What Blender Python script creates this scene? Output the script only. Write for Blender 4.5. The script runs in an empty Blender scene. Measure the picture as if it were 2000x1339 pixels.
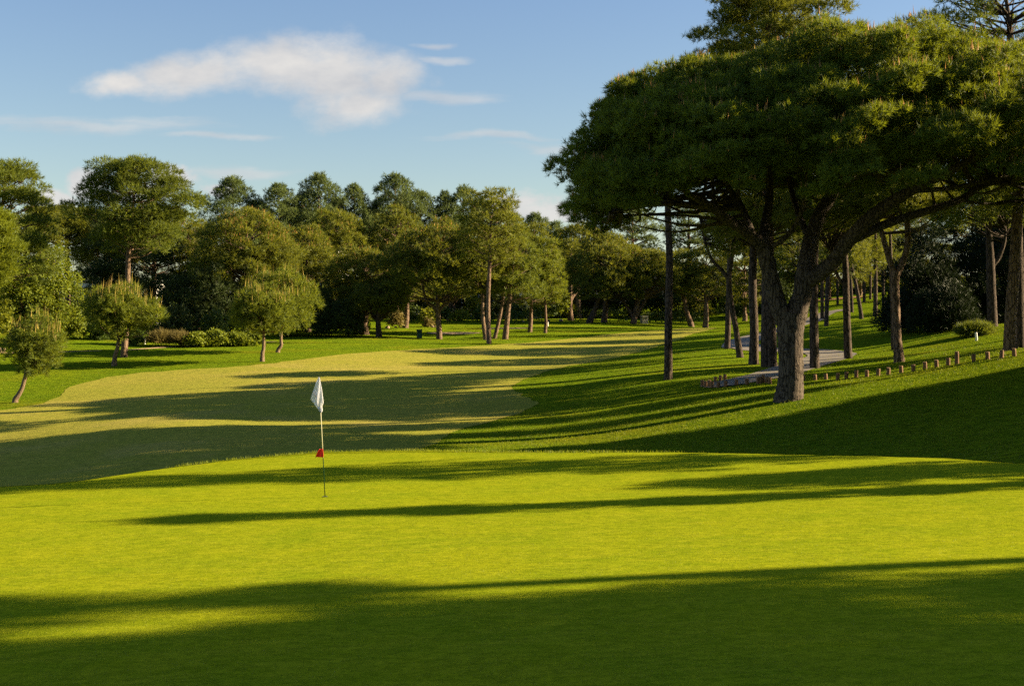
import bpy, math, random
import numpy as np
from mathutils import Vector
from mathutils.geometry import delaunay_2d_cdt

D = bpy.data
SC = bpy.context.scene
COL = SC.collection
F = 2500.0            # focal length in photo pixels (2000 px wide)
EYE = 3.1             # eye height above the flag's hole
HZ = 640.0            # photo row of the horizon
AZ = math.radians(5.0)     # sun stands right of the camera, this far beyond the right-hand direction
EL = math.radians(20.5)
SV = np.array([math.cos(AZ), math.sin(AZ)])

# ------------------------------------------------------------------ tagging
def tag(o, label=None, cat=None, group=None, kind=None):
    if label: o['label'] = label
    if cat: o['category'] = cat
    if group: o['group'] = group
    if kind: o['kind'] = kind
    return o

def empty(name, loc, label=None, cat=None, group=None, rz=0.0):
    o = D.objects.new(name, None); COL.objects.link(o)
    o.location = loc; o.rotation_euler = (0, 0, rz); o.empty_display_size = .3
    return tag(o, label, cat, group)

def npmesh(name, V, faces, n, mat, parent=None, smooth=False, attr=None):
    """V (N,3), faces (M,n) as ONE mesh object"""
    V = np.asarray(V, np.float32); faces = np.asarray(faces, np.int32)
    me = D.meshes.new(name)
    me.vertices.add(len(V)); me.vertices.foreach_set('co', V.ravel())
    m = len(faces)
    me.loops.add(m*n); me.loops.foreach_set('vertex_index', faces.ravel())
    me.polygons.add(m)
    me.polygons.foreach_set('loop_start', np.arange(0, m*n, n, dtype=np.int32))
    me.polygons.foreach_set('loop_total', np.full(m, n, np.int32))
    if smooth: me.polygons.foreach_set('use_smooth', np.ones(m, bool))
    me.update(calc_edges=True)
    if mat: me.materials.append(mat)
    o = D.objects.new(name, me); COL.objects.link(o)
    if parent: o.parent = parent
    return o

class MB:
    """collects polygons of any size into one mesh"""
    def __init__(s): s.v = []; s.f = []
    def add(s, vs, fs):
        b = len(s.v); s.v += [tuple(map(float, v)) for v in vs]; s.f += [tuple(b+i for i in f) for f in fs]
    def box(s, x0, x1, y0, y1, z0, z1):
        s.add([(x0,y0,z0),(x1,y0,z0),(x1,y1,z0),(x0,y1,z0),(x0,y0,z1),(x1,y0,z1),(x1,y1,z1),(x0,y1,z1)],
              [(0,3,2,1),(4,5,6,7),(0,1,5,4),(1,2,6,5),(2,3,7,6),(3,0,4,7)])
    def tube(s, pts, rad, n=8, cap=True):
        V, Fq = tube_np(pts, rad, n); s.add(V, Fq)
        if cap:
            b = len(s.v) - len(V); s.f.append(tuple(b + i for i in range(n))[::-1]); s.f.append(tuple(len(s.v)-n+i for i in range(n)))
    def build(s, name, mat, parent=None, smooth=False, bevel=0):
        me = D.meshes.new(name); me.from_pydata(s.v, [], s.f); me.update()
        if mat: me.materials.append(mat)
        if smooth: me.polygons.foreach_set('use_smooth', [True]*len(me.polygons))
        o = D.objects.new(name, me); COL.objects.link(o)
        if parent: o.parent = parent
        if bevel:
            m = o.modifiers.new('b', 'BEVEL'); m.width = bevel; m.segments = 2
        return o

def tube_np(pts, rad, n=8, wob=0.0, rng=None):
    P = np.asarray(pts, float); R = np.asarray(rad, float)
    T = np.gradient(P, axis=0); T /= np.linalg.norm(T, axis=1)[:, None] + 1e-9
    up = np.array([0.13, 1.0, 0.07])
    A = np.cross(T, up); A /= np.linalg.norm(A, axis=1)[:, None] + 1e-9
    B = np.cross(A, T)
    a = np.arange(n) * 2*np.pi/n
    rr = np.ones((len(P), n))
    if wob and rng is not None:
        rr = 1 + wob*(rng.standard_normal((len(P), n))*.5 + .6*np.sin(a*3+P[:, 2:3]*.7) + .5*np.sin(a*5-P[:, 2:3]*1.3))
    V = P[:, None, :] + (R[:, None]*rr)[:, :, None]*(np.cos(a)[None, :, None]*A[:, None, :] + np.sin(a)[None, :, None]*B[:, None, :])
    k = len(P)
    i = np.arange(k-1)[:, None]*n; j = np.arange(n)[None, :]; j2 = (j+1) % n
    Fq = np.stack([i+j, i+j2, i+n+j2, i+n+j], -1).reshape(-1, 4)
    return V.reshape(-1, 3), Fq

def smooth_path(pts, rad, sub=6):
    """Catmull-Rom through the points"""
    P = np.asarray(pts, float); R = np.asarray(rad, float)
    if len(P) < 3:
        t = np.linspace(0, 1, sub+1)[:, None]
        return P[0]*(1-t)+P[-1]*t, (R[0]*(1-t)+R[-1]*t)[:, 0]
    Q = np.vstack([2*P[0]-P[1], P, 2*P[-1]-P[-2]])
    out = []; ro = []
    for i in range(1, len(Q)-2):
        for s in range(sub):
            t = s/sub
            out.append(.5*((2*Q[i])+(-Q[i-1]+Q[i+1])*t+(2*Q[i-1]-5*Q[i]+4*Q[i+1]-Q[i+2])*t*t+(-Q[i-1]+3*Q[i]-3*Q[i+1]+Q[i+2])*t**3))
            ro.append(R[i-1]*(1-t)+R[i]*t)
    out.append(P[-1]); ro.append(R[-1])
    return np.array(out), np.array(ro)

# ------------------------------------------------------------------ terrain
def pz(px, py, Y): return ((px-1000)/F*Y, Y, EYE + (HZ-py)/F*Y)
CP = [pz(*a) for a in [
    (0,960,38),(0,930,45),(0,880,50),(0,850,55),(0,800,62),(30,785,66),(300,930,41),(300,880,46),(300,830,53),(300,770,66),
    (600,905,40),(600,860,47),(600,820,55),(600,760,66),(600,710,79),(222,715,79),(240,697,84),(60,690,85),(130,655,96),(350,665,96),
    (545,688,87),(740,658,106),(500,660,104),(900,890,40),(900,860,46),(900,820,53),(900,770,62),(900,710,80),(860,661,108),(955,671,98),
    (1065,648,114),(1000,700,84),(1150,618,150),(1150,660,108),(1100,760,62),(1100,810,53),(1100,850,46),(1100,885,40),(1240,632,132),
    (1240,700,80),(1305,740,60),(1390,640,132),(1375,627,146),(1300,870,40),(1300,800,50),(1440,690,72),(1420,679,76),(1370,753,56),
    (1540,782,46),(1500,840,41),(1500,888,37),(1700,888,36),(2000,888,33.5),(2000,800,39),(1750,800,41.5),(2000,740,43.5),(1990,690,49),
    (1700,733,53),(1755,707,59),(1590,719,61),(1655,700,66),(1970,684,54),(1630,690,72),(1500,650,100),(1600,640,96),(1700,655,84),
    (1745,680,70),(1900,645,72),(1640,600,145),(1480,612,150),(1700,620,115)]]
CP += [(-45,60,-1.2),(-50,90,1.0),(-60,125,4.2),(-30,140,4.6),(0,150,4.2),(45,200,8.0),(0,200,5.5),(-60,200,7),(70,200,11),(60,120,6.5),(50,70,4.6),
       (30,50,3.2),(24,35,2.4),(26,20,1.8),(45,30,3.2),(70,20,4.2),(70,60,5),(100,60,6),(110,120,8.5),(-100,40,-1),(-100,100,3),(-110,180,7),(110,190,12),(60,-10,3),(30,0,1.2)]
CP = np.array(CP)
def _phi(r2): return .5*r2*np.log(r2+1e-9)
_X = CP[:, :2]/50.0
_n = len(_X)
_A = np.zeros((_n+3, _n+3)); _d = ((_X[:, None]-_X[None])**2).sum(-1)
_A[:_n, :_n] = _phi(_d) + np.eye(_n)*2e-4
_A[:_n, _n] = 1; _A[:_n, _n+1:] = _X; _A[_n, :_n] = 1; _A[_n+1:, :_n] = _X.T
_W = np.linalg.solve(_A, np.concatenate([CP[:, 2], [0, 0, 0]]))
def ss(a, b, x):
    t = np.clip((x-a)/(b-a), 0, 1); return t*t*(3-2*t)
CR = np.array([(0,943),(150,935),(300,912),(450,892),(630,877),(800,874),(1000,877),(1300,877),(1500,880),(1750,885),(2000,890)], float)
TILT = .03          # the green falls gently to the left
_cy = EYE/((CR[:, 1]-HZ)/F+TILT*(CR[:, 0]-1000)/F); _cx = (CR[:, 0]-1000)/F*_cy
def crest(x):
    y = np.interp(x, _cx, _cy)
    return y
def H(x, y):
    x = np.asarray(x, float); y = np.asarray(y, float); sh = np.broadcast(x, y).shape
    x, y = np.broadcast_arrays(x, y); x = x.ravel(); y = y.ravel()
    xc = np.clip(x, -115, 115); yc = np.clip(y, -10, 205)
    q = np.stack([xc, yc], -1)/50.0
    out = np.empty(len(x))
    for s in range(0, len(x), 20000):
        e = s+20000
        out[s:e] = _phi(((q[s:e, None]-_X[None])**2).sum(-1)) @ _W[:_n] + _W[_n] + q[s:e] @ _W[_n+1:]
    out += np.clip(np.hypot(x-xc, y-yc)*.012, 0, 14)
    # green plateau
    c = crest(x)
    right = ss(11, 15.5, x - .12*(y-20))           # the plateau meets the bank on the right
    und = .06*np.sin(x*.21+1)*np.sin(y*.17)
    w = 1-ss(c-1.0, c+4.2, y)
    wr = 1-ss(c-2.0, c+1.0, y)
    w = w*(1-ss(9, 13, x)) + wr*ss(9, 13, x)
    bank = np.maximum(0, x-15.5)**1.3*.09
    g = und*(1-ss(c-7, c-1, y)) + TILT*np.clip(x, -30, 14) + bank
    return (out*(1-w)+g*w).reshape(sh)
def at(px, py, ymin=36.0, ymax=260.0):
    Y = np.arange(ymin, ymax, .2); X = (px-1000)/F*Y; Z = EYE+(HZ-py)/F*Y
    h = H(X, Y); k = np.argmax(h >= Z)
    if h[k] < Z[k]: k = len(Y)-1
    return np.array([X[k], Y[k], h[k]])
def atY(px, Y):
    X = (px-1000)/F*Y; return np.array([X, Y, float(H(X, Y))])
def pt(px, py, Y): return np.array(pz(px, py, Y))

# ------------------------------------------------------------------ materials
def newmat(name):
    m = D.materials.new(name); m.use_nodes = True; nt = m.node_tree; nt.nodes.clear()
    return m, nt
class N:
    def __init__(s, nt): s.nt = nt
    def __call__(s, t, **kw):
        n = s.nt.nodes.new(t)
        for k, v in kw.items():
            if k.startswith('i_'):
                key = k[2:]; key = int(key) if key.isdigit() else key.replace('_', ' ')
                if isinstance(v, bpy.types.NodeSocket): s.nt.links.new(v, n.inputs[key])
                else: n.inputs[key].default_value = v
            else: setattr(n, k, v)
        return n
    def math(s, op, a, b=0.0, c=None, clamp=False):
        n = s.nt.nodes.new('ShaderNodeMath'); n.operation = op; n.use_clamp = clamp
        for i, v in enumerate([a, b, c]):
            if v is None: continue
            if isinstance(v, bpy.types.NodeSocket): s.nt.links.new(v, n.inputs[i])
            else: n.inputs[i].default_value = v
        return n.outputs[0]
    def mix(s, f, a, b, mode='MIX'):
        n = s.nt.nodes.new('ShaderNodeMix'); n.data_type = 'RGBA'; n.blend_type = mode
        for i, v in ((0, f), (6, a), (7, b)):
            if isinstance(v, bpy.types.NodeSocket): s.nt.links.new(v, n.inputs[i])
            elif i == 0: n.inputs[i].default_value = v
            else: n.inputs[i].default_value = (*v, 1)
        return n.outputs[2]
    def ramp(s, f, stops):
        n = s.nt.nodes.new('ShaderNodeValToRGB'); s.nt.links.new(f, n.inputs[0]); r = n.color_ramp
        while len(r.elements) < len(stops): r.elements.new(.5)
        for e, (p, c) in zip(r.elements, stops):
            e.position = p; e.color = (*c, 1) if len(c) == 3 else c
        return n.outputs[0]
    def noise(s, vec, scale, det=3, rough=.55, w=None):
        n = s.nt.nodes.new('ShaderNodeTexNoise'); s.nt.links.new(vec, n.inputs['Vector'])
        n.inputs['Scale'].default_value = scale; n.inputs['Detail'].default_value = det; n.inputs['Roughness'].default_value = rough
        return n.outputs[0]
    def scalev(s, vec, sc):
        n = s.nt.nodes.new('ShaderNodeVectorMath'); n.operation = 'MULTIPLY'; s.nt.links.new(vec, n.inputs[0]); n.inputs[1].default_value = sc
        return n.outputs[0]

def mat_needles(name, dark, light, scale=.5, trans=.35, tcol=None, rough=.6):
    light = (light[0]*1.95, light[1]*2.05, light[2]*1.5); dark = tuple(c*1.25 for c in dark); trans = min(.5, trans+.08)
    m, nt = newmat(name); n = N(nt)
    geo = n('ShaderNodeNewGeometry'); oi = n('ShaderNodeObjectInfo'); tc = n('ShaderNodeTexCoord')
    nz = n.noise(tc.outputs['Object'], scale, 3)
    f = n.math('ADD', n.math('MULTIPLY', geo.outputs['Random Per Island'], .45), n.math('MULTIPLY', nz, .95))
    f = n.math('ADD', f, n.math('MULTIPLY', n.math('SUBTRACT', oi.outputs['Random'], .5), .18))
    f = n.math('SUBTRACT', f, .2, clamp=True)
    col = n.mix(f, dark, light)
    tcol = tcol or tuple(min(1, c*k) for c, k in zip(light, (1.9, 1.7, .8)))
    tc2 = n.mix(.55, col, tcol)
    df = n('ShaderNodeBsdfPrincipled', i_Base_Color=col, i_Roughness=rough)
    df.inputs['Specular IOR Level'].default_value = .25
    tr = n('ShaderNodeBsdfTranslucent', i_Color=tc2)
    mx = n('ShaderNodeMixShader', i_0=trans, i_1=df.outputs[0], i_2=tr.outputs[0])
    n('ShaderNodeOutputMaterial', i_Surface=mx.outputs[0])
    return m

def mat_bark(name, c0, c1, c2, vs=7.0, bump=.6, zs=.28):
    m, nt = newmat(name); n = N(nt)
    tc = n('ShaderNodeTexCoord')
    v0 = n.scalev(tc.outputs['Object'], (1, 1, zs))
    wn = n('ShaderNodeTexNoise', i_Vector=v0); wn.inputs['Scale'].default_value = vs*.6; wn.inputs['Detail'].default_value = 3
    ad = n('ShaderNodeVectorMath', operation='MULTIPLY_ADD', i_0=wn.outputs['Color'], i_1=(.22, .22, .22), i_2=v0)
    vo = n('ShaderNodeTexVoronoi', feature='DISTANCE_TO_EDGE', i_Vector=ad.outputs[0]); vo.inputs['Scale'].default_value = vs
    vc = n('ShaderNodeTexVoronoi', i_Vector=ad.outputs[0]); vc.inputs['Scale'].default_value = vs
    crack = n.math('MULTIPLY', vo.outputs['Distance'], n.math('ADD', 3.5, n.math('MULTIPLY', wn.outputs[0], 9.0)), clamp=True)
    fine = n.noise(tc.outputs['Object'], vs*5, 5, .7)
    big = n.noise(tc.outputs['Object'], .9, 3)
    plate = n.mix(n.math('ADD', n.math('MULTIPLY', vc.outputs['Color'], .5), n.math('MULTIPLY', big, .6), clamp=True), c1, c2)
    plate = n.mix(n.math('MULTIPLY', fine, .8), plate, tuple(a*.45 for a in c1))
    col = n.mix(crack, c0, plate)
    h = n.math('ADD', n.math('MULTIPLY', n.math('POWER', crack, .5), 1.0), n.math('MULTIPLY', fine, .45))
    bp = n('ShaderNodeBump', i_Height=h); bp.inputs['Strength'].default_value = bump; bp.inputs['Distance'].default_value = .05
    b = n('ShaderNodeBsdfPrincipled', i_Base_Color=col, i_Roughness=.92, i_Normal=bp.outputs[0])
    b.inputs['Specular IOR Level'].default_value = .15
    n('ShaderNodeOutputMaterial', i_Surface=b.outputs[0])
    return m

def mat_turf(name, ca, cb, cc, patch=.25, fine=26., bumpd=.03, bump=.8, dry=None, stripe=0.0, strand=0.3, sheen=.25):
    m, nt = newmat(name); n = N(nt)
    geo = n('ShaderNodeNewGeometry'); P = geo.outputs['Position']
    big = n.noise(n.scalev(P, (1, 1, 0)), patch, 4, .6)
    mid = n.noise(n.scalev(P, (.8, 2.0, 0)), 1.7, 4, .65)
    st = n.noise(n.scalev(P, (.6, 1.1, 1)), fine*.22, 3, .6)
    fn = n.noise(n.scalev(P, (.7, 1.0, 1)), fine*.8, 3, .8)
    col = n.mix(n.ramp(big, [(.35, (0,0,0)), (.65, (1,1,1))]), ca, cb)
    col = n.mix(n.ramp(mid, [(.42, (0,0,0)), (.72, (.7,.7,.7))]), col, cc)
    if dry:
        dn = n.noise(n.scalev(P, (1, 1.6, 0)), .11, 5, .7)
        col = n.mix(n.ramp(dn, [(.52, (0,0,0)), (.68, (.75,.75,.75))]), col, dry)
    v = n.math('ADD', n.math('MULTIPLY', fn, .55), n.math('MULTIPLY', st, .45))
    col = n.mix(n.ramp(v, [(.42, (1,1,1)), (.56, (0,0,0))]), col, n.mix(1, col, (1-strand*1.3, 1-strand*1.1, 1-strand), 'MULTIPLY'))
    h = n.math('ADD', n.math('MULTIPLY', fn, 1.0), n.math('MULTIPLY', st, .9))
    h = n.math('ADD', h, n.math('MULTIPLY', mid, .6))
    bp = n('ShaderNodeBump', i_Height=h); bp.inputs['Strength'].default_value = bump; bp.inputs['Distance'].default_value = bumpd
    b = n('ShaderNodeBsdfPrincipled', i_Base_Color=col, i_Roughness=.75, i_Normal=bp.outputs[0])
    b.inputs['Specular IOR Level'].default_value = 0.0
    b.inputs['Sheen Weight'].default_value = 0.0; b.inputs['Sheen Roughness'].default_value = .6
    b.inputs['Sheen Tint'].default_value = (.9, .95, .35, 1)
    n('ShaderNodeOutputMaterial', i_Surface=b.outputs[0])
    return m

def mat_plain(name, c0, c1=None, scale=3.0, rough=.7, bump=.15, bd=.01, metal=0.0, spec=.3):
    m, nt = newmat(name); n = N(nt); tc = n('ShaderNodeTexCoord')
    c1 = c1 or tuple(a*.75 for a in c0)
    nz = n.noise(tc.outputs['Object'], scale, 5, .65); nf = n.noise(tc.outputs['Object'], scale*9, 4, .7)
    col = n.mix(n.ramp(n.math('ADD', n.math('MULTIPLY', nz, .7), n.math('MULTIPLY', nf, .3)), [(.35, (0,0,0)), (.65, (1,1,1))]), c0, c1)
    bp = n('ShaderNodeBump', i_Height=nf); bp.inputs['Strength'].default_value = bump; bp.inputs['Distance'].default_value = bd
    b = n('ShaderNodeBsdfPrincipled', i_Base_Color=col, i_Roughness=rough, i_Metallic=metal, i_Normal=bp.outputs[0])
    b.inputs['Specular IOR Level'].default_value = spec
    n('ShaderNodeOutputMaterial', i_Surface=b.outputs[0])
    return m

G_ROUGH = mat_turf('rough_grass', (.125,.185,.008), (.175,.222,.008), (.085,.150,.008), .16, 18., .05, .9, dry=(.22,.205,.012), strand=.45)
G_GREEN = mat_turf('green_turf', (.245,.272,.008), (.195,.245,.008), (.315,.320,.014), .5, 45., .012, .55, strand=.30, sheen=.3)
G_FRINGE = mat_turf('fringe_turf', (.17,.195,.006), (.20,.215,.008), (.15,.175,.007), .4, 26., .03, .8, strand=.3)
G_FAIR = mat_turf('fairway_turf', (.285,.272,.040), (.325,.282,.050), (.235,.255,.028), .12, 22., .025, .7, dry=(.37,.30,.075), strand=.3)
M_PATH = mat_plain('path_concrete', (.19,.165,.135), (.14,.12,.10), 1.2, .9, .2)
M_DIRT = mat_plain('sandy_dirt', (.42,.30,.17), (.34,.23,.12), 1.5, .95, .4)
M_CUT = mat_plain('cut_soil', (.03,.028,.012), (.05,.055,.012), 9, .95, .4)
BARK_HERO = mat_bark('bark_umbrella_pine', (.026,.020,.015), (.100,.080,.062), (.165,.13,.10), 10, 1.0, .2)
BARK_RED = mat_bark('bark_reddish', (.04,.026,.018), (.19,.125,.085), (.30,.205,.14), 8, .9)
BARK_GREY = mat_bark('bark_grey', (.015,.012,.009), (.075,.055,.043), (.15,.11,.085), 9, .9)
BARK_YOUNG = mat_bark('bark_young', (.06,.04,.025), (.22,.15,.095), (.30,.22,.14), 16, .5, .5)
ND_HERO = mat_needles('needles_umbrella_pine', (.012,.034,.009), (.076,.098,.009), .55, .32, (.30,.32,.008))
ND_DOME = mat_needles('needles_stone_pine', (.028,.044,.009), (.094,.102,.012), .35, .38, (.23,.22,.012))
ND_OLIVE = mat_needles('needles_olive', (.044,.062,.010), (.112,.115,.012), .3, .36, (.19,.19,.012))
ND_OPEN = mat_needles('needles_maritime_pine', (.030,.052,.010), (.088,.105,.014), .4, .38, (.19,.20,.014))
ND_HAZY = mat_needles('needles_far_haze', (.032,.056,.024), (.084,.104,.034), .3, .32, (.13,.16,.035))  # bluer, greyer tone puts distance haze into the needle colour
ND_YOUNG = mat_needles('needles_young_pine', (.040,.065,.010), (.105,.120,.012), .9, .40, (.22,.23,.012))
ND_SHADED = mat_needles('needles_shaded', (.012,.024,.007), (.034,.046,.010), .5, .2, (.05,.06,.010))  # darker needle copy: shade under the grove is put into its colour
ND_DEEP_SHADE = mat_needles('needles_deep_shade', (.005,.012,.004), (.010,.018,.004), .5, .1, (.02,.025,.005))  # the thicket's full shade is painted in as near-black needle colour
LF_BRIGHT = mat_needles('leaves_bright', (.040,.070,.008), (.115,.130,.010), .6, .38, (.22,.23,.010))
LF_DARK = mat_needles('leaves_dark', (.015,.032,.007), (.045,.068,.010), .6, .28, (.09,.11,.010))
LF_YELLOW = mat_needles('leaves_yellow', (.06,.085,.008), (.13,.13,.010), .8, .4, (.24,.24,.01))
LF_DRY = mat_needles('leaves_dry', (.06,.05,.015), (.13,.10,.032), .8, .3, (.18,.14,.05))
M_CANDLE = mat_needles('pine_candles', (.17,.080,.022), (.26,.135,.040), 2, .15, (.4,.22,.08))
M_CANDLE_Y = mat_needles('young_candles', (.20,.15,.035), (.34,.24,.07), 2, .15, (.4,.28,.08))
M_POST = mat_plain('timber_post', (.22,.12,.06), (.13,.075,.04), 6, .9, .5, .02)
M_POST_TOP = mat_plain('sawn_timber', (.42,.27,.14), (.32,.2,.11), 8, .85, .2)
M_WHITE = mat_plain('white_paint', (.80,.79,.76), (.72,.71,.68), 3, .5, .05)
M_WALL = mat_plain('white_render', (.74,.73,.71), (.62,.61,.59), .8, .9, .2)
M_ROOF = mat_plain('clay_roof', (.34,.16,.09), (.25,.12,.07), 1.5, .85, .4, .03)
M_DARKGLASS = mat_plain('dark_glass', (.03,.035,.04), (.05,.055,.06), .6, .15, .0)
M_FRAME = mat_plain('window_frame', (.7,.7,.68), None, 2, .5)
M_GREENBIN = mat_plain('green_bin_paint', (.012,.07,.045), (.01,.05,.035), 4, .5, .1)
M_BLACK = mat_plain('black_plastic', (.02,.02,.02), None, 4, .5)
M_STONE = mat_plain('garden_stone', (.36,.26,.17), (.24,.17,.11), 2.5, .95, .7, .05)
M_GREYBOX = mat_plain('grey_concrete', (.40,.38,.35), (.3,.28,.25), 2, .9, .2)
M_STICK = mat_plain('ivory_fibreglass', (.72,.68,.50), (.66,.62,.44), 3, .4, .02)
M_STICKG = mat_plain('dark_green_fibreglass', (.008,.035,.012), (.007,.03,.012), 3, .8, .02, spec=.05)

def mat_cloth(name, c, tr=.35):
    m, nt = newmat(name); n = N(nt); tc = n('ShaderNodeTexCoord')
    w = n.noise(tc.outputs['Object'], 180, 2); bp = n('ShaderNodeBump', i_Height=w); bp.inputs['Strength'].default_value = .15; bp.inputs['Distance'].default_value = .002
    d = n('ShaderNodeBsdfPrincipled', i_Base_Color=(*c, 1), i_Roughness=.7, i_Normal=bp.outputs[0])
    t = n('ShaderNodeBsdfTranslucent', i_Color=(*c, 1))
    mx = n('ShaderNodeMixShader', i_0=tr, i_1=d.outputs[0], i_2=t.outputs[0])
    n('ShaderNodeOutputMaterial', i_Surface=mx.outputs[0]); return m
M_FLAG = mat_cloth('white_nylon', (.88,.88,.93), .5); M_RED = mat_cloth('red_nylon', (.75,.035,.015), .3); M_LOGO = mat_plain('grey_ink', (.22,.23,.28), (.3,.31,.36), 30, .8)

# ------------------------------------------------------------------ ground sheets
def axis(knots):
    out = []
    for a, b, s in knots: out.append(np.arange(a, b, s))
    return np.concatenate(out + [[knots[-1][1]]])
gx = axis([(-1800,-400,200),(-400,-120,20),(-120,-50,4),(-50,50,.7),(50,120,3),(120,400,20),(400,1800,200)])
gy = axis([(-300,-40,20),(-40,4,3),(4,30,.8),(30,46,.4),(46,90,.7),(90,160,1.2),(160,260,5),(260,700,25),(700,2500,200)])
GX, GY = np.meshgrid(gx, gy)
GZ = H(GX, GY)
nx, ny = len(gx), len(gy)
ii = (np.arange(ny-1)[:, None]*nx + np.arange(nx-1)[None, :]).ravel()
ground = npmesh('ground', np.stack([GX.ravel(), GY.ravel(), GZ.ravel()], -1), np.stack([ii, ii+1, ii+nx+1, ii+nx], -1), 4, G_ROUGH, smooth=True)
tag(ground, 'mown rough grass covering the slopes around the fairway', kind='structure')

def resample(poly, step=1.0):
    out = []
    for a, b in zip(poly, poly[1:]+poly[:1]):
        a = np.array(a[:2]); b = np.array(b[:2]); k = max(1, int(np.linalg.norm(b-a)/step))
        for t in range(k): out.append(a+(b-a)*t/k)
    return out
def inside(poly, pts):
    P = np.asarray(poly); x, y = pts[:, 0], pts[:, 1]; c = np.zeros(len(pts), bool)
    j = len(P)-1
    for i in range(len(P)):
        xi, yi = P[i]; xj, yj = P[j]
        m = ((yi > y) != (yj > y)) & (x < (xj-xi)*(y-yi)/(yj-yi+1e-12)+xi); c ^= m; j = i
    return c
def sheet(name, poly, lift, mat, step=.7, bstep=.6, label=None):
    b = resample(poly, bstep) if bstep else [np.array(p[:2]) for p in poly]
    b = [p for i, p in enumerate(b) if np.linalg.norm(p-b[i-1]) > .05]
    B = np.array(b)
    X = gx[(gx > B[:, 0].min()) & (gx < B[:, 0].max())]; Y = gy[(gy > B[:, 1].min()) & (gy < B[:, 1].max())]
    g = np.stack(np.meshgrid(X, Y), -1).reshape(-1, 2)
    g = g[inside(b, g)]
    # drop grid points almost on the border
    if len(g):
        keep = np.ones(len(g), bool)
        for s in range(0, len(g), 2000):
            keep[s:s+2000] = ((g[s:s+2000, None]-B[None])**2).sum(-1).min(1) > .02
        g = g[keep]
    pts = [Vector(p) for p in b] + [Vector(p) for p in g]
    n = len(b)
    vo, eo, fo, *_ = delaunay_2d_cdt(pts, [(i, (i+1) % n) for i in range(n)], [], 1, 1e-5)
    V = np.array([(v.x, v.y) for v in vo]); Z = H(V[:, 0], V[:, 1])+lift
    me = D.meshes.new(name); me.from_pydata([(a[0], a[1], z) for a, z in zip(V.tolist(), Z.tolist())], [], [tuple(f) for f in fo]); me.update()
    me.polygons.foreach_set('use_smooth', [True]*len(me.polygons)); me.materials.append(mat)
    o = D.objects.new(name, me); COL.objects.link(o)
    tag(o, label, kind='structure'); return o

up = [(105,782),(118,768),(150,749),(250,731),(400,720),(500,713),(560,707),(640,695),(750,686),(900,678),(1000,672),(1100,662),(1200,652),(1300,644),(1370,640),(1405,638)]
dn = [(1398,643),(1350,651),(1330,662),(1270,683),(1180,703),(1100,718),(1040,733),(1008,748),(1002,760),(1015,772),(1050,783),(1042,798),(960,822),(880,845),(858,862)]
fp = [at(*p) for p in up+dn]
fp = [tuple(p[:2]) for p in fp] + [(-3.5,40),(-5,37.5),(-22,33),(-45,33),(-60,45),(-62,64)]
fp += [tuple(at(p[0], p[1])[:2]) for p in [(-40,806),(30,800)]]
def chaikin(poly, k=2):
    for _ in range(k):
        o = []
        for a, b in zip(poly, poly[1:]+poly[:1]):
            a = np.array(a); b = np.array(b); o += [tuple(a*.75+b*.25), tuple(a*.25+b*.75)]
        poly = o
    return poly
fairway_poly = chaikin(fp, 2)
_rj = random.Random(8)
fairway_poly = [(p[0]+_rj.gauss(0, .10), p[1]+_rj.gauss(0, .16)) for p in resample(fairway_poly, .8)]
sheet('fairway', fairway_poly, .012, G_FAIR, bstep=0, label='pale yellowish fairway sweeping from lower left to the far right')
# green: plateau up to the crest
gxs = np.linspace(-12, 15.5, 40)
gp = [(float(x), float(crest(x))-.9+.35*math.sin(x*.35)) for x in gxs[::-1]]
gpoly = [(-40, -6), (18, -6), (17.5, 10), (16.5, 22)] + gp + [(-18, 24.5), (-40, 23)]
sheet('putting_green', gpoly, .004, G_GREEN, label='smooth yellow green putting surface in the foreground')
fr = [(float(x), float(crest(x))+1.6) for x in gxs[::-1]]
frp = [(float(x), float(crest(x))-.95+.35*math.sin(x*.35)) for x in gxs]
sheet('green_fringe', fr+frp, .008, G_FRINGE, label='slightly longer collar of grass round the back of the green')

# cart path ribbon
def ribbon(name, pts, widths, lift, mat, label, sub=8):
    P, W = smooth_path([(*p[:2], 0) for p in pts], widths, sub)
    T = np.gradient(P, axis=0); T /= np.linalg.norm(T, axis=1)[:, None]; Nn = np.stack([-T[:, 1], T[:, 0]], -1)
    ks = np.linspace(-.5, .5, 5)
    V = P[:, None, :2] + Nn[:, None, :]*(W[:, None]*ks[None])[:, :, None]
    Z = H(V[..., 0], V[..., 1])+lift
    V = np.concatenate([V, Z[..., None]], -1); k = len(ks)
    i = np.arange(len(P)-1)[:, None]*k; j = np.arange(k-1)[None]
    Fq = np.stack([i+j, i+k+j, i+k+j+1, i+j+1], -1).reshape(-1, 4)
    o = npmesh(name, V.reshape(-1, 3), Fq, 4, mat, smooth=True); return tag(o, label, kind='structure')
pp = [(1375,757),(1420,750),(1500,734),(1560,716),(1605,703),(1625,694),(1595,688),(1530,684),(1470,680),(1445,673),(1470,658),(1540,640),(1600,618),(1650,604)]
ribbon('path', [at(*p) for p in pp], [1.0,1.9,2.3,2.5,2.6,2.6,2.4,2.4,2.4,2.4,2.4,2.3,2.2,2.0], .03, M_PATH, 'pale concrete cart path winding between the pines on the right')
ribbon('dirt_track', [at(*p) for p in [(245,684),(300,680),(340,677),(390,674),(430,671),(480,669),(540,667)]], [.25,.5,.55,.55,.6,.7,.3], .02, M_DIRT, 'thin sandy strip beside the shrubs on the left')
ribbon('dirt_track', [at(*p) for p in [(0,690),(60,689),(130,687),(200,685)]], [.2,.3,.22,.12], .02, M_DIRT, 'thin sandy line across the left lawn')
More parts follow.
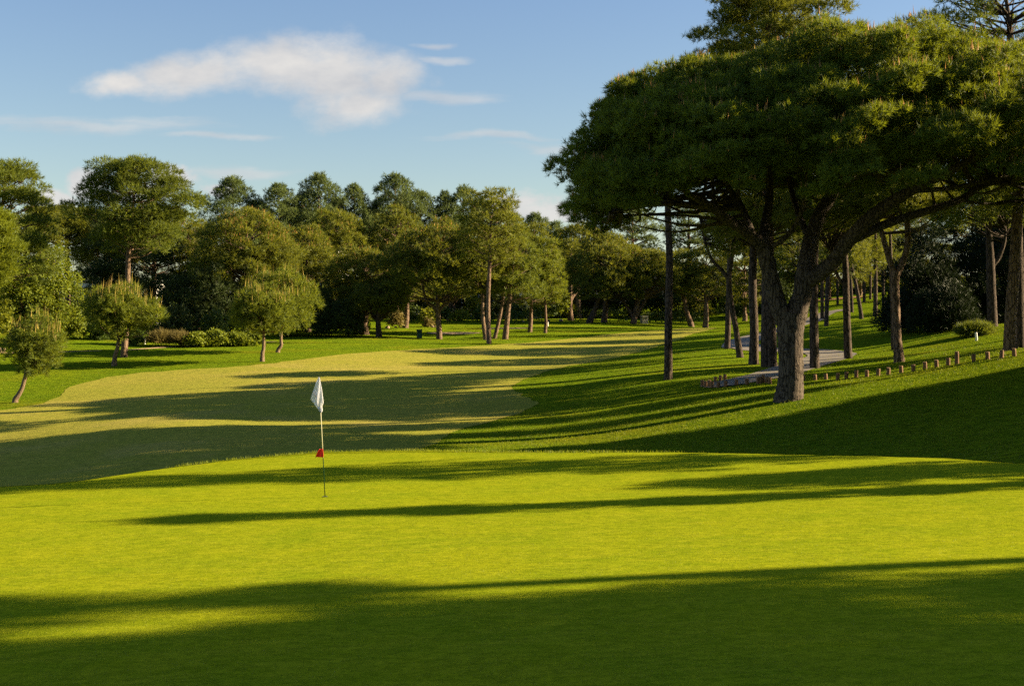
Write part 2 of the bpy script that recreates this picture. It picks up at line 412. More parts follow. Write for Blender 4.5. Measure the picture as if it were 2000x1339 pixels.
def blob(px, py, rx, ry, seed):
    c = at(px, py); r = random.Random(seed)
    return [(c[0]+rx*math.cos(a)*(1+.25*r.random()), c[1]+ry*math.sin(a)*(1+.35*r.random())) for a in [i*math.pi/7 for i in range(14)]]
sheet('bare_patch', blob(887,651,2.2,.9,1), .02, M_DIRT, label='bare sandy patch on the lawn right of the forked pine')
sheet('bare_patch', blob(990,641,2.4,.5,4), .02, M_DIRT, label='small bare earth patch between the slim pine trunks')
sheet('bare_patch', blob(1640,583,3.2,2.4,3), .02, mat_plain('red_earth', (.45,.20,.08), (.36,.15,.06), .6, .95), label='reddish bare earth far up between the right trunks')

def blades_field(name, n, xr, yr, hgt, wid, mat, label, mask=None, seed=1, px=(-40, 2040)):
    r = np.random.default_rng(seed)
    Y = 1/r.uniform(1/yr[1], 1/yr[0], n); X = (r.uniform(px[0], px[1], n)-1000)/F*Y
    cl = np.sin(X*3.1+np.sin(Y*2.3)*2)*np.sin(Y*1.9+np.sin(X*1.7)*2)+r.normal(0, .8, n)
    k = (X > xr[0]) & (X < xr[1]) & (cl > -.2)
    P2 = np.stack([X, Y], -1)[k]
    if mask is not None: P2 = P2[mask(P2)]
    n = len(P2); Z = H(P2[:, 0], P2[:, 1]); b = np.column_stack([P2, Z+.001])
    d = np.column_stack([r.normal(0, .45, (n, 2)), np.ones(n)]); a = r.uniform(0, math.pi, n); h = hgt*r.uniform(.5, 1.2, (n, 1)); w = wid*r.uniform(.6, 1.2, (n, 1))
    s = np.column_stack([np.cos(a), np.sin(a), np.zeros(n)])*w*.5
    V = np.stack([b-s, b+s, b+d*h], 1).reshape(-1, 3)
    o = npmesh(name, V, np.arange(len(V)).reshape(-1, 3), 3, mat); tag(o, label, 'grass', kind='stuff'); return o
GB_GREEN = mat_needles('green_blades', (.09,.115,.008), (.17,.18,.02), 1.5, .35, (.32,.33,.02))
GB_ROUGH = mat_needles('rough_blades', (.055,.085,.004), (.11,.12,.008), .8, .42, (.24,.27,.01))
GB_FAIR = mat_needles('fairway_blades', (.15,.145,.02), (.165,.145,.028), .8, .2, (.26,.24,.04))
in_fair = lambda P2: inside(fairway_poly, P2)
in_green = lambda P2: (P2[:, 1] < crest(P2[:, 0])-1.0) & (P2[:, 0] < 15.5)
blades_field('grass', 170000, (-12, 15), (10, 33), .016, .006, GB_GREEN, 'short mown blades of the putting green', in_green, 1)
blades_field('grass', 230000, (-60, 60), (31, 120), .075, .016, GB_ROUGH, 'longer blades of the rough on the slopes and behind the green', lambda P2: ~in_fair(P2) & ~in_green(P2), 2)
blades_field('grass', 110000, (-60, 60), (36, 110), .018, .014, GB_FAIR, 'short yellowish blades of the fairway', in_fair, 3)

# distant hills
hx = np.linspace(-900, 1500, 90)
rr = np.random.default_rng(5)
prof = 55+18*np.sin(hx*.004+1)+9*np.sin(hx*.013)+3*np.sin(hx*.05)+rr.normal(0, .6, len(hx))
HV = []; rows = 7
for k in range(rows):
    t = k/(rows-1); z = prof*math.sin(t*math.pi)**.8 - 4
    HV.append(np.stack([hx, np.full_like(hx, 1150+t*500), z], -1))
HV = np.concatenate(HV); k = len(hx)
i = (np.arange(rows-1)[:, None]*k+np.arange(k-1)[None]).ravel()
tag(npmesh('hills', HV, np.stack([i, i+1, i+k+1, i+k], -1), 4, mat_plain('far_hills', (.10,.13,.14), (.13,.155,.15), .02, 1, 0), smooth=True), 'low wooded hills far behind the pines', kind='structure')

# ------------------------------------------------------------------ foliage
def unit(v): return v/(np.linalg.norm(v, axis=-1, keepdims=True)+1e-9)
def blades(C, Dv, L, nb, spread, width, rng):
    """needle tufts: nb slim triangles leaving each centre about its direction"""
    n = len(C)
    Lr = L*rng.uniform(.7, 1.25, (n, nb, 1))
    d = unit(Dv[:, None, :] + spread*rng.standard_normal((n, nb, 3)))
    side = unit(np.cross(d, rng.standard_normal((n, nb, 3))))*width*.5
    c = C[:, None, :] + rng.standard_normal((n, nb, 3))*L*.12
    V = np.stack([c-side, c+side, c+d*Lr], 2).reshape(-1, 3)
    return V, np.arange(len(V)).reshape(-1, 3)
def leafs(C, L, rng, w=.55):
    n = len(C); d = unit(rng.standard_normal((n, 3))+np.array([0, 0, .2])); s = unit(np.cross(d, rng.standard_normal((n, 3))))
    l = L*rng.uniform(.7, 1.3, (n, 1))
    V = np.stack([C, C+d*l*.5+s*l*w*.5, C+d*l, C+d*l*.5-s*l*w*.5], 1).reshape(-1, 3)
    return V, np.arange(len(V)).reshape(-1, 4)

def puff_points(puffs, dens, rng, shell=.55, low=-.35):
    """tuft centres and directions over each puff (x,y,z,r,rz)"""
    Cs = []; Ds = []
    for (x, y, z, r, rz) in puffs:
        n = max(4, int(dens*4*math.pi*r*(r+rz)/2))
        u = unit(rng.standard_normal((n, 3))); bad = u[:, 2] < low
        u[bad, 2] *= -rng.uniform(0, 1, bad.sum()); u = unit(u)
        k = shell+(1-shell)*rng.uniform(0, 1, (n, 1))**.6
        k = k*(1+.12*rng.standard_normal((n, 1)))
        Cs.append(np.array([x, y, z])+u*k*np.array([r, r, rz]))
        Ds.append(unit(u*np.array([1, 1, 1.1])+np.array([0, 0, .35])))
    return np.concatenate(Cs), np.concatenate(Ds)

def branches(puffs, trunk, rng, r0=.05, every=1.0, sag=.12, low=.35):
    """limbs from the trunk line to the puffs"""
    Vs = []; Fs = []; off = 0
    T = np.asarray(trunk)
    for p in puffs:
        if rng.random() > every: continue
        e = np.array(p[:3]); hd = np.hypot(*(T[:, :2]-e[:2]).T)
        z = e[2]-low*hd.min()-.3
        k = np.argmin(np.abs(T[:, 2]-max(z, T[0, 2]+.45*(T[-1, 2]-T[0, 2]))))
        s = T[k]; m = (s+e)/2; L = np.linalg.norm(e-s)
        m = m+rng.standard_normal(3)*L*.07+np.array([0, 0, -sag*L*.3])
        P, R = smooth_path([s, m, e], [r0*(.5+L*.2), r0*(.35+L*.1), r0*.25], 3)
        V, Fq = tube_np(P, R, 4); Vs.append(V); Fs.append(Fq+off); off += len(V)
    if not Vs: return np.zeros((0, 3)), np.zeros((0, 4), int)
    return np.concatenate(Vs), np.concatenate(Fs)

def candles(C, L, w, rng, parent, mat, name='pine_candles'):
    n = len(C); V = []; 
    d = unit(np.array([0, 0, 1.])+.10*rng.standard_normal((n, 3))); l = L*rng.uniform(.5, 1.2, (n, 1))
    a = rng.uniform(0, 6.28, n)
    vs = [C+d*l]
    for k in range(3):
        t = a+k*2.094; vs.append(C+w*.5*np.stack([np.cos(t), np.sin(t), 0*t], -1))
    V = np.stack(vs, 1).reshape(-1, 3); b = np.arange(n)[:, None]*4
    Fc = np.concatenate([b+np.array([[1, 2, 0]]), b+np.array([[2, 3, 0]]), b+np.array([[3, 1, 0]])])
    o = npmesh(name, V, Fc, 3, mat, parent); o['kind'] = 'stuff'   # hundreds of upright shoots; return o

def relax_dome(n, rx, ry, rz, rng, zlo=-.25, jit=.07, power=1.0):
    """roughly even points over the upper part of an ellipsoid"""
    P = []
    g = math.pi*(3-math.sqrt(5))
    for i in range(n):
        t = (i+.5)/n; z = 1-(1-zlo)*t**power; r = math.sqrt(max(0, 1-z*z)); a = i*g+rng.uniform(-.25, .25)
        k = 1+rng.normal(0, jit)
        P.append((rx*r*math.cos(a)*k, ry*r*math.sin(a)*k, rz*z*k))
    return P

def crown_puffs(kind, h0, h1, w, rng, pr=None, dep=.9):
    """puffs in tree-local coordinates; h0,h1 crown bottom and top, w crown width"""
    R = w/2; hc = h1-h0; P = []
    if kind == 'dome':                 # stone pine: closed rounded umbrella
        pr = pr or max(.55, w*.085); cz = h0+hc*.30; rz = hc*.70-pr*.6; rx = R-pr*.8
        n = int(3.1*(rx/pr)**2)+14
        for x, y, z in relax_dome(n, rx, rx*dep, rz, rng, -.42):
            s = rng.uniform(.8, 1.3); P.append((x, y, max(cz+z, h0+pr*.4+rng.uniform(0, .4)), pr*s, pr*s*.72))
        for _ in range(n//4):
            a = rng.uniform(0, 6.28); r = rx*.75*math.sqrt(rng.random())
            P.append((r*math.cos(a), r*math.sin(a)*dep, cz+rz*rng.uniform(-.15, .45), pr*1.2, pr*.9))
    elif kind == 'round':              # young pine: ball of shoots
        ph = rng.uniform(0, 6.28); pr = pr or w*.13; cz = (h0+h1)/2; rz = hc/2-pr*.5; rx = R-pr*.6
        n = int(4.4*(rx/pr)**1.6)+12
        for x, y, z in relax_dome(n, rx, rx*dep, rz, rng, -.9, .13):
            s = rng.uniform(.75, 1.25); q_ = 1+.12*math.sin(3*math.atan2(y, x)+ph)+(0 if z > 0 else .22*z/rz); P.append((x*q_, y*q_, cz+z*(1+.08*math.sin(5*x/rx+ph)), pr*s, pr*s))
        for _ in range(n//3): P.append((*(rng.normal(0, .33, 2)*rx), cz+rng.normal(0, .3)*rz, pr*1.2, pr*1.2))
    elif kind == 'open':               # maritime pine: loose separate clumps
        ph, p2 = rng.uniform(0, 6.28, 2); pr = pr or max(.5, w*.09); n = int(44*(hc/w)**.6)+44
        for i in range(n):
            t = ((i+rng.random())/n)**.9; prof = 1-.45*((t-.35)/.65)**2 if t > .35 else .7+.3*t/.35; a = i*2.39996+rng.uniform(-.5, .5); r = R*prof*rng.uniform(.3, 1.0)**.6*(1+.13*math.sin(2*a+ph+6*t)+.10*math.sin(3*a+p2-9*t))
            t = t+.045*math.sin(t*2*math.pi*5+ph); r = max(0, r-pr*.5); s = rng.uniform(.65, 1.25)
            P.append((r*math.cos(a), r*math.sin(a)*dep, h0+hc*t*.95+pr*.3, pr*s*1.15, pr*s*.62))
    elif kind == 'cone':               # skyline pine
        pr = pr or w*.12; n = int(44*(hc/w))+40
        for i in range(n):
            t = (i+rng.random())/n; prof = (1-t**1.6)**.75*.98+.06; a = i*2.39996+rng.uniform(-.5, .5)
            r = max(0, 1.12*R*prof*rng.uniform(.25, 1.05)**.7-pr*.2); s = rng.uniform(.7, 1.2)*(1.1-.4*t)
            P.append((r*math.cos(a), r*math.sin(a)*dep, h0+hc*t*.96, pr*s, pr*s*.75))
    elif kind == 'bush':               # broadleaf mound down to the ground
        pr = pr or w*.16; rx = R-pr*.6; rz = hc-pr*.5
        n = int(3.2*(rx/pr)**1.6)+12
        for x, y, z in relax_dome(n, rx, rx*dep, rz, rng, -.05, .1): P.append((x, y, h0+max(z, pr*.3), pr*rng.uniform(.8, 1.3), pr*rng.uniform(.7, 1.1)))
        for _ in range(n//3): P.append((*(rng.normal(0, .35, 2)*rx), h0+rz*rng.uniform(.1, .6), pr*1.2, pr*1.1))
    return P

TREES = []
def lod(Y):
    if Y < 70: return dict(L=.24, nb=8, dens=26, w=.030, tn=10)
    if Y < 95: return dict(L=.27, nb=7, dens=17, w=.036, tn=9)
    if Y < 125: return dict(L=.32, nb=6, dens=11, w=.048, tn=8)
    return dict(L=.40, nb=6, dens=6.5, w=.066, tn=7)

def build_crown(root, puffs, mat, Y, rng, leaf=False, lmul=1.0, dmul=1.0, shell=.5, low=-.35, name='crown', spread=.55, leafL=.20):
    q = lod(Y)
    if leaf:
        C, Dv = puff_points(puffs, q['dens']*3.2*dmul, rng, shell, -.8)
        V, Fc = leafs(C, leafL*max(1, Y/95), rng); return npmesh(name, V, Fc, 4, mat, root), C
    C, Dv = puff_points(puffs, q['dens']*dmul, rng, shell, low)
    V, Fc = blades(C, Dv, q['L']*lmul, q['nb'], spread, q['w'], rng)
    return npmesh(name, V, Fc, 3, mat, root), C

def trunk_mesh(root, paths, bark, tn=9, extra=None, rng=None, name='trunk', wob=.035, sub=6):
    Vs = []; Fs = []; off = 0
    for P, R in paths:
        p, r = smooth_path(P, R, sub); V, Fq = tube_np(p, r, tn, wob, rng); Vs.append(V); Fs.append(Fq+off); off += len(V)
    if extra is not None and len(extra[0]): Vs.append(extra[0]); Fs.append(extra[1]+off)
    return npmesh(name, np.concatenate(Vs), np.concatenate(Fs), 4, bark, root, smooth=True)

_seed = [100]
def tree(name, base, kind, h0, h1, w, label, cat='tree', group=None, mat=None, bark=None, tr=.18, fork=None, lean=(0, 0), dep=.9,
         cand=0.0, off=(0, 0), pr=None, leaf=False, br=.7, candmat=None, candL=.3, dmul=1.0, lmul=1.0, trunk=True, seed=None, path=None, leafL=.2, shell=.5, low=-.35):
    """base = world point on the ground; heights above it; off = crown offset from the base"""
    _seed[0] += 1; rng = np.random.default_rng(seed or _seed[0]); Y = base[1]
    root = empty(name, tuple(base), label, cat, group)
    P = crown_puffs(kind, h0, h1, w, rng, pr, dep)
    ox, oy = off; P = [(x+ox, y+oy, z, r, rz) for x, y, z, r, rz in P]
    crown, C = build_crown(root, P, mat, Y, rng, leaf, lmul, dmul, shell, low, leafL=leafL)
    if trunk:
        top = h0+(h1-h0)*(.6 if kind == 'dome' else .9)
        if path: main = [path]
        else:
            mid = (ox*.45+lean[0]*.5+rng.normal(0, .08), oy*.4+lean[1]*.5)
            main = [([(0, 0, -.25), (0, 0, .15), (mid[0]*.5+rng.normal(0, .05), mid[1]*.5, h0*.45), (mid[0], mid[1], h0), (ox, oy, top)], [tr*1.5, tr*1.2, tr, tr*.82, tr*.2])]
        if fork:
            fz, spread, n = fork
            for k in range(n):
                a = (k+.5)/n*2*math.pi*.5+rng.uniform(-.2, .2); sx = math.cos(a)*spread
                base_p = np.array(main[0][0]); zs = base_p[:, 2]; bx = np.interp(fz, zs, base_p[:, 0]); by = np.interp(fz, zs, base_p[:, 1])
                main.append(([(bx, by, fz-.1), (bx+sx*.45, by+math.sin(a)*spread*.3, fz+(h0-fz)*.5), (bx+sx, by+math.sin(a)*spread*.5, h0+.2), (bx+sx*1.5, by, h0+(h1-h0)*.5)], [tr*.75, tr*.6, tr*.5, tr*.15]))
        tl, _ = smooth_path(main[0][0], main[0][1], 8)
        ex = branches(P, tl, rng, .035+tr*.10, br)
        trunk_mesh(root, main, bark or BARK_RED, lod(Y)['tn'], ex, rng)
    if cand:
        up_ = C[C[:, 2] > h0+(h1-h0)*(.62 if kind == 'round' else .35)]; n = int(len(up_)*cand)
        if cand and cand > .03 and kind == 'dome':
            up_ = C[C[:, 2] > h0+(h1-h0)*.55]; n = int(len(up_)*cand*1.6)
        if n: candles(up_[rng.choice(len(up_), n, False)]+np.array([0, 0, .12]), candL, .032 if Y < 90 else .055, rng, root, candmat or M_CANDLE)
    return root

def T(name, bpx, bpy, tpy, wpx, cpy, kind, label, Y=None, cx=None, **kw):
    """tree given by photo pixels: base, top row, crown width, crown bottom row, crown centre column"""
    b = atY(bpx, Y) if Y else at(bpx, bpy)
    s = b[1]/F; z0 = EYE+(HZ-cpy)*s-b[2]; z1 = EYE+(HZ-tpy)*s-b[2]
    off = (((cx if cx is not None else bpx)-bpx)*s, 0)
    if 'trpx' in kw: kw['tr'] = kw.pop('trpx')*s*.43
    if 'off' in kw: off = (off[0]+kw['off'][0], kw.pop('off')[1])
    return tree(name, b, kind, max(z0, .2 if kind != 'bush' else -.1), z1, wpx*s, label, off=off, **kw)

# ---- hero umbrella pine
def hero():
    rng = np.random.default_rng(7)
    b = at(1540, 782, 40); Y0 = b[1]
    root = empty('umbrella_pine', tuple(b), 'huge umbrella pine with thick cracked trunk and broad dark dome crown, lit on its right', 'pine tree')
    L = lambda px, py, dy=0.0: pt(px, py, Y0+dy)*np.array([1, 1, 1])-b
    S = Y0/F
    W = lambda px: px*S*.5
    limbs = [
     ([L(1541,792), L(1541,778), L(1544,750), L(1545,700), L(1544,650), L(1548,612)], [W(66), W(57), W(50), W(47), W(50), W(58)]),
     ([L(1537,632), L(1522,600), L(1510,560), L(1500,520), L(1491,480), L(1494,440,.6), L(1502,395,1.3), L(1503,345,2), L(1495,290,2.5)], [W(38), W(35), W(32), W(31), W(30), W(20), W(17), W(14), W(6)]),
     ([L(1496,492), L(1470,462,-.4), L(1440,442,-1), L(1412,424,-1.5), L(1386,402,-2), L(1342,376,-3), L(1300,340,-3.5), L(1250,310,-4)], [W(26), W(23), W(20), W(18), W(15), W(11), W(8), W(4)]),
     ([L(1468,458,-.3), L(1452,412,.6), L(1430,377,1.6), L(1400,330,2.6), L(1370,280,3.2)], [W(16), W(14), W(12), W(9), W(4)]),
     ([L(1392,406,-1.8), L(1335,399,-2), L(1268,401,-2.2), L(1228,410,-2.3), L(1194,414,-2.2)], [W(10), W(8), W(7), W(4), W(2)]),
     ([L(1335,399,-2), L(1290,390,-1), L(1240,388,-.5), L(1190,370,0)], [W(6), W(5), W(4), W(2)]),
     ([L(1503,486), L(1537,461,-.6), L(1560,425,-.8), L(1572,385,-1), L(1575,340,-1.2)], [W(9), W(9), W(8), W(7), W(3)]),
     ([L(1552,622), L(1567,575), L(1572,530), L(1583,470,.5), L(1600,420,.8), L(1624,380,1), L(1642,330,1.4), L(1655,270,1.8)], [W(44), W(37), W(34), W(31), W(28), W(24), W(19), W(7)]),
     ([L(1574,552), L(1600,535,-.5), L(1630,508,-1), L(1658,468,-1.6), L(1709,417,-2.4), L(1784,369,-3.2), L(1850,337,-3.6), L(1920,300,-4), L(1990,270,-4)], [W(30), W(30), W(28), W(28), W(25), W(20), W(16), W(11), W(5)]),
     ([L(1662,470,-1.6), L(1731,437,-1.2), L(1806,413,-.9), L(1873,391,-.6), L(1922,362,-.3), L(2000,340,0), L(2080,310,0)], [W(17), W(17), W(15), W(14), W(12), W(10), W(4)]),
     ([L(1873,391,-.6), L(1930,398,-.3), L(2000,392,0)], [W(6), W(5), W(3)]),
     ([L(1780,372,-3.2), L(1850,368,-2), L(1930,352,-1), L(2010,330,0)], [W(11), W(9), W(7), W(4)]),
     ([L(1620,387,1), L(1660,350,2.5), L(1720,300,4), L(1780,250,5)], [W(14), W(12), W(9), W(4)]),
     ([L(1583,470,.5), L(1560,420,2.5), L(1540,350,4.5), L(1520,280,5.5)], [W(16), W(13), W(10), W(4)]),
    ]
    Vs = []; Fs = []; off = 0; allp = []
    for k, (P, R) in enumerate(limbs):
        p, r = smooth_path(P, R, 10 if k == 0 else 7); V, Fq = tube_np(p, r, 22 if k == 0 else 12, .045 if k == 0 else .05, rng); Vs.append(V); Fs.append(Fq+off); off += len(V)
        if k == 0:      # root flare
            pass
        if k > 0: allp.append(p[3:])
    allp = np.concatenate(allp)
    # crown puffs over a broad dome traced from the outline
    cx = (1650-1000)*S-b[0]; top = L(1700, 50)[2]
    P = []
    rim = L(0, 400)[2]
    topz = [(1085,330),(1110,272),(1150,222),(1190,172),(1270,118),(1370,98),(1500,70),(1640,55),(1750,58),(1850,80),(1950,118),(2050,165),(2150,240),(2230,330)]
    botz = [(1085,415),(1110,440),(1200,432),(1240,395),(1330,358),(1450,350),(1600,366),(1700,366),(1800,342),(1900,322),(2100,340),(2230,350)]
    tx = np.array([p for p, _ in topz], float); tz = np.array([q for _, q in topz], float)
    bx = np.array([p for p, _ in botz], float); bz = np.array([q for _, q in botz], float)
    x0, x1 = (topz[0][0]-1000)*S-b[0], (topz[-1][0]-1000)*S-b[0]; xm = (x0+x1)/2; hw = (x1-x0)/2; RY = 8.2
    def bounds(x, y):
        Yp = Y0+min(y, 0); pxp = min(max(1000+F*(x+b[0])/Yp, 1086), 2229)
        return EYE+(HZ-np.interp(pxp, bx, bz))*Yp/F-b[2], EYE+(HZ-np.interp(1000+F*(x+b[0])/Y0, tx, tz))*S-b[2]
    clumps = []
    seeds = relax_dome(270, 1, 1, 1, rng, .02, 0)
    for k in range(64): a_ = k*2*math.pi/64; seeds.append((math.cos(a_)*.985, math.sin(a_)*.985, -1-(k % 3)))   # drooping rim
    for ux, uy, uz in seeds:          # separate billowing clumps over the dome
        if uy > .75 and rng.random() < .5: continue
        g = 1+rng.normal(0, .045); x = xm+hw*ux*(.845 if ux < 0 else .95)*g; y = RY*uy*.95*g; zb, zt = bounds(x, y)
        f = max(0, uz)/math.sqrt(max(.03, 1-ux*ux)); R_ = rng.uniform(.75, 1.15)
        z = zb+.75+max(.3, zt-zb-1.1)*min(1, f)*g-(.95 if ux < -.3 else .55)*R_ if uz > -.5 else zb+(-.05, .85, 1.75)[int(-uz-1)]*(1 if ux < .3 else .7)
        if uz <= -.5: x = xm+hw*ux*(.87 if ux < 0 else .95)
        uz = max(uz, 0); clumps.append((x, y, z))
        out = np.array([ux*.8, uy*.8, .25+max(0, uz)*.6]); out /= np.linalg.norm(out)
        for k in range(6):
            o_ = rng.normal(0, 1, 3); o_ /= np.linalg.norm(o_); o_ = o_*.62*R_*np.array([1.15, 1.15, .55])+out*.22*R_
            P.append((x+o_[0], y+o_[1], z+o_[2], R_*rng.uniform(.36, .52), R_*rng.uniform(.26, .36)))
    tries = 0; Q = []
    while len(Q) < 620 and tries < 40000:                             # denser foliage behind them
        tries += 1
        x = rng.uniform(x0+1.2, x1-1.2); u = (x-xm)/hw; ymax = RY*.86*math.sqrt(max(0, 1-u*u)); y = rng.uniform(-ymax, ymax)
        v = y/(RY*math.sqrt(max(.02, 1-u*u))); rad = math.sqrt(min(1, u*u+(y/RY)**2)); zb, zt = bounds(x, y)
        top_ = zb+.5+(zt-zb-.5)*math.sqrt(max(0, 1-v*v))-.75; r = rng.uniform(.6, .9)
        z = rng.uniform(zb+.35+(.8 if rad < .6 else 0), max(zb+.9, top_))
        if any((x-q[0])**2+(y-q[1])**2+2*(z-q[2])**2 < .50 for q in Q): continue
        Q.append((x, y, z, r, r*.6))
    P += Q
    # twig webs to every puff
    for q in clumps+[q[:3] for q in Q]:
        e = np.array(q[:3]); d = np.linalg.norm((allp-e)*np.array([1, 1, .7])-0, axis=1)+np.where(allp[:, 2] > e[2], 3, 0)
        if e[1] < -1 and e[2] > rim-.5: continue
        for kk in range(1 if e[2] > rim+1.2 else 2):
            s = allp[np.argsort(d)[0 if kk == 0 else rng.integers(2, 10)]]
            ee = e+rng.normal(0, .35, 3)*(kk > 0); m = (s+ee)/2+rng.normal(0, .25, 3)+np.array([0, 0, -.25])
            Ln = np.linalg.norm(ee-s); p, r = smooth_path([s, m, ee], [.02+.012*Ln, .018+.005*Ln, .012], 5)
            V, Fq = tube_np(p, r, 5); Vs.append(V); Fs.append(Fq+off); off += len(V)
    npmesh('trunk', np.concatenate(Vs), np.concatenate(Fs), 4, BARK_HERO, root, smooth=True)
    C, Dv = puff_points(P, 15, rng, .5, -.4)
    V, Fc = blades(C, Dv, .21, 15, .7, .021, rng)
    npmesh('crown', V, Fc, 3, ND_HERO, root)
    # candles on the upward-facing tufts
    Pz = np.array(P); 
    tops = []
    for q in P[:-len(Q)]:
        n = rng.integers(0, 3)
        if rng.random() < .2: n += 7
        a = rng.uniform(0, 6.28, n); rr_ = q[3]*np.sqrt(rng.random(n))*.85
        tops.append(np.stack([q[0]+rr_*np.cos(a), q[1]+rr_*np.sin(a), q[2]+q[4]*np.sqrt(1-(rr_/q[3])**2)*.95], -1))
    candles(np.concatenate(tops), .30, .04, rng, root, M_CANDLE)
hero()

# ================================================================== trees standing on the left
T('young_pine', 30, 786, 628, 112, 742, 'round', 'small young pine leaning right with a round crown and upright shoots, nearest the left edge', cx=70, mat=ND_YOUNG, bark=BARK_YOUNG, trpx=11, dep=.8, dmul=.75,
  cand=.07, candL=.75, candmat=M_CANDLE_Y, br=.9, group='young pines on the left lawn', pr=.45, lmul=.95)
T('young_pine', 223, 715, 566, 140, 668, 'round', 'young pine with bristling shoots standing right before the big maritime pine', cx=236, mat=ND_YOUNG, bark=BARK_YOUNG, trpx=10,
  cand=.07, candL=.85, candmat=M_CANDLE_Y, br=.9, group='young pines on the left lawn', pr=.62)
T('young_pine', 512, 706, 560, 124, 668, 'round', 'front one of two overlapping young pines, with a straight upright trunk', cx=512, mat=ND_YOUNG, bark=BARK_YOUNG, trpx=9,
  cand=.07, candL=.75, candmat=M_CANDLE_Y, br=.9, group='young pines on the left lawn', pr=.58)
T('young_pine', 543, 688, 538, 122, 655, 'round', 'rear one of two overlapping young pines, with a leaning trunk', cx=556, mat=ND_YOUNG, bark=BARK_YOUNG, trpx=8,
  cand=.07, candL=.8, candmat=M_CANDLE_Y, br=.9, group='young pines on the left lawn', pr=.65)
T('maritime_pine', 242, 697, 324, 246, 488, 'open', 'tall broad maritime pine with a loose layered crown on the left lawn', cx=266, mat=ND_OPEN, trpx=13, br=1, pr=.95, dmul=.8, low=-.6)
T('maritime_pine', -20, 700, 318, 210, 560, 'open', 'tall sparse pine cut off by the left edge', Y=86, cx=10, mat=ND_OPEN, trpx=16, br=1, pr=.85, dmul=.75)
T('pine', -50, 700, 425, 110, 560, 'open', 'bright green pine foliage low at the left edge, nearer than the tall sparse pine', Y=72, cx=-20, mat=LF_BRIGHT, trpx=12, pr=.7)
T('maritime_pine', 78, 660, 400, 110, 540, 'open', 'dull green pine behind the broadleaf trees at left, below the skyline', Y=104, mat=ND_DOME, trpx=10)
T('broadleaf_tree', 105, 652, 498, 124, 640, 'bush', 'rounded light green broadleaf tree beside the left lawn', Y=92, mat=LF_BRIGHT, leaf=True, dmul=.8, tr=.15, br=.5)
T('broadleaf_tree', 40, 655, 505, 112, 640, 'bush', 'pale leafy tree between the left edge and the rounded broadleaf tree', Y=90, mat=LF_BRIGHT, leaf=True, dmul=.8, br=.5)
T('shrub', 4, 668, 580, 40, 668, 'bush', 'yellow leaved shrub at the extreme left edge', Y=84, cat='shrub', mat=LF_YELLOW, leaf=True, trunk=False)
T('shrub', 150, 655, 606, 46, 655, 'bush', 'low mid green shrub below the rounded broadleaf tree', Y=93, cat='shrub', mat=LF_BRIGHT, leaf=True, trunk=False)
T('shrub', 118, 655, 600, 40, 655, 'bush', 'small leafy shrub left of the low mid green shrub', Y=94, cat='shrub', mat=LF_DARK, leaf=True, trunk=False)
T('shrub', 62, 660, 598, 70, 662, 'bush', 'dark leafy shrub behind the leaning young pine', Y=90, cat='shrub', mat=LF_DARK, leaf=True, trunk=False)
T('shrub', 205, 668, 600, 60, 668, 'bush', 'dark low shrub left of the big maritime trunk', Y=94, cat='shrub', mat=LF_DARK, leaf=True, trunk=False)
T('shrub', 262, 672, 628, 44, 672, 'bush', 'low dark bush right of the big maritime trunk', Y=91, cat='shrub', mat=LF_DARK, leaf=True, trunk=False)
T('shrub', 345, 655, 600, 70, 655, 'bush', 'dark clipped bush in shade under the left grove', Y=97, cat='shrub', mat=ND_SHADED, leaf=True, trunk=False)
T('shrub', 418, 658, 606, 60, 658, 'bush', 'tangled shrub in shade left of the paired young pines', Y=97, cat='shrub', mat=LF_DARK, leaf=True, trunk=False, dmul=.6)
T('shrub', 312, 668, 652, 42, 668, 'bush', 'tuft of tan dry grass stems beside the white marker', Y=90.5, cat='shrub', mat=LF_DRY, leaf=False, trunk=False, dmul=1.6, lmul=1.6)
T('shrub', 345, 668, 655, 46, 668, 'bush', 'second tan dry tuft farther right of the white marker', Y=90.8, cat='shrub', mat=LF_DRY, leaf=False, trunk=False, dmul=1.6, lmul=1.6)
for i, (px, w) in enumerate([(385, 60), (425, 56), (462, 60), (495, 44)]):
    T('ground_shrub', px, 668, 650-(i % 2)*3, w, 670, 'bush', ['first from the left', 'second from the left', 'third from the left', 'rightmost'][i]+' of the low bright leafy clumps below the left grove', Y=91+i*.7, cat='shrub', mat=LF_BRIGHT, leaf=True, trunk=False, dmul=.9, group='low leafy clumps below the left grove')

# ---- grove of domed pines, left of centre
T('stone_pine', 130, 640, 400, 150, 470, 'dome', 'dark domed pine behind the left broadleaf trees, low on the skyline', Y=118, mat=ND_DOME, cand=.02, tr=.25)
T('stone_pine', 215, 640, 440, 130, 640, 'bush', 'dark evergreen mass behind the big maritime trunk', Y=112, mat=ND_SHADED, trunk=False)
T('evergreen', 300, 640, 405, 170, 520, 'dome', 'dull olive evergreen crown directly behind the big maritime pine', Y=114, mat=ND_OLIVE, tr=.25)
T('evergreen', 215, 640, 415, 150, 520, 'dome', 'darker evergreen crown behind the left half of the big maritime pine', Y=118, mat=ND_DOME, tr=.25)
T('stone_pine', 320, 640, 470, 120, 640, 'bush', 'shaded dark evergreen right of the big maritime trunk', Y=110, mat=ND_SHADED, trunk=False)
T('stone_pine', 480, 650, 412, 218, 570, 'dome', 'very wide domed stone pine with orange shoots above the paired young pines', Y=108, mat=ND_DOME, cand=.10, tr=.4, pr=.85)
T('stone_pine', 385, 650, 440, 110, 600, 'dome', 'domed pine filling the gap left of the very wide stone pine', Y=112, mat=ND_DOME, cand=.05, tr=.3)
T('stone_pine', 415, 655, 522, 110, 652, 'bush', 'low dark pine in deep shade beneath the wide stone pine', Y=104, mat=ND_SHADED, trunk=False)
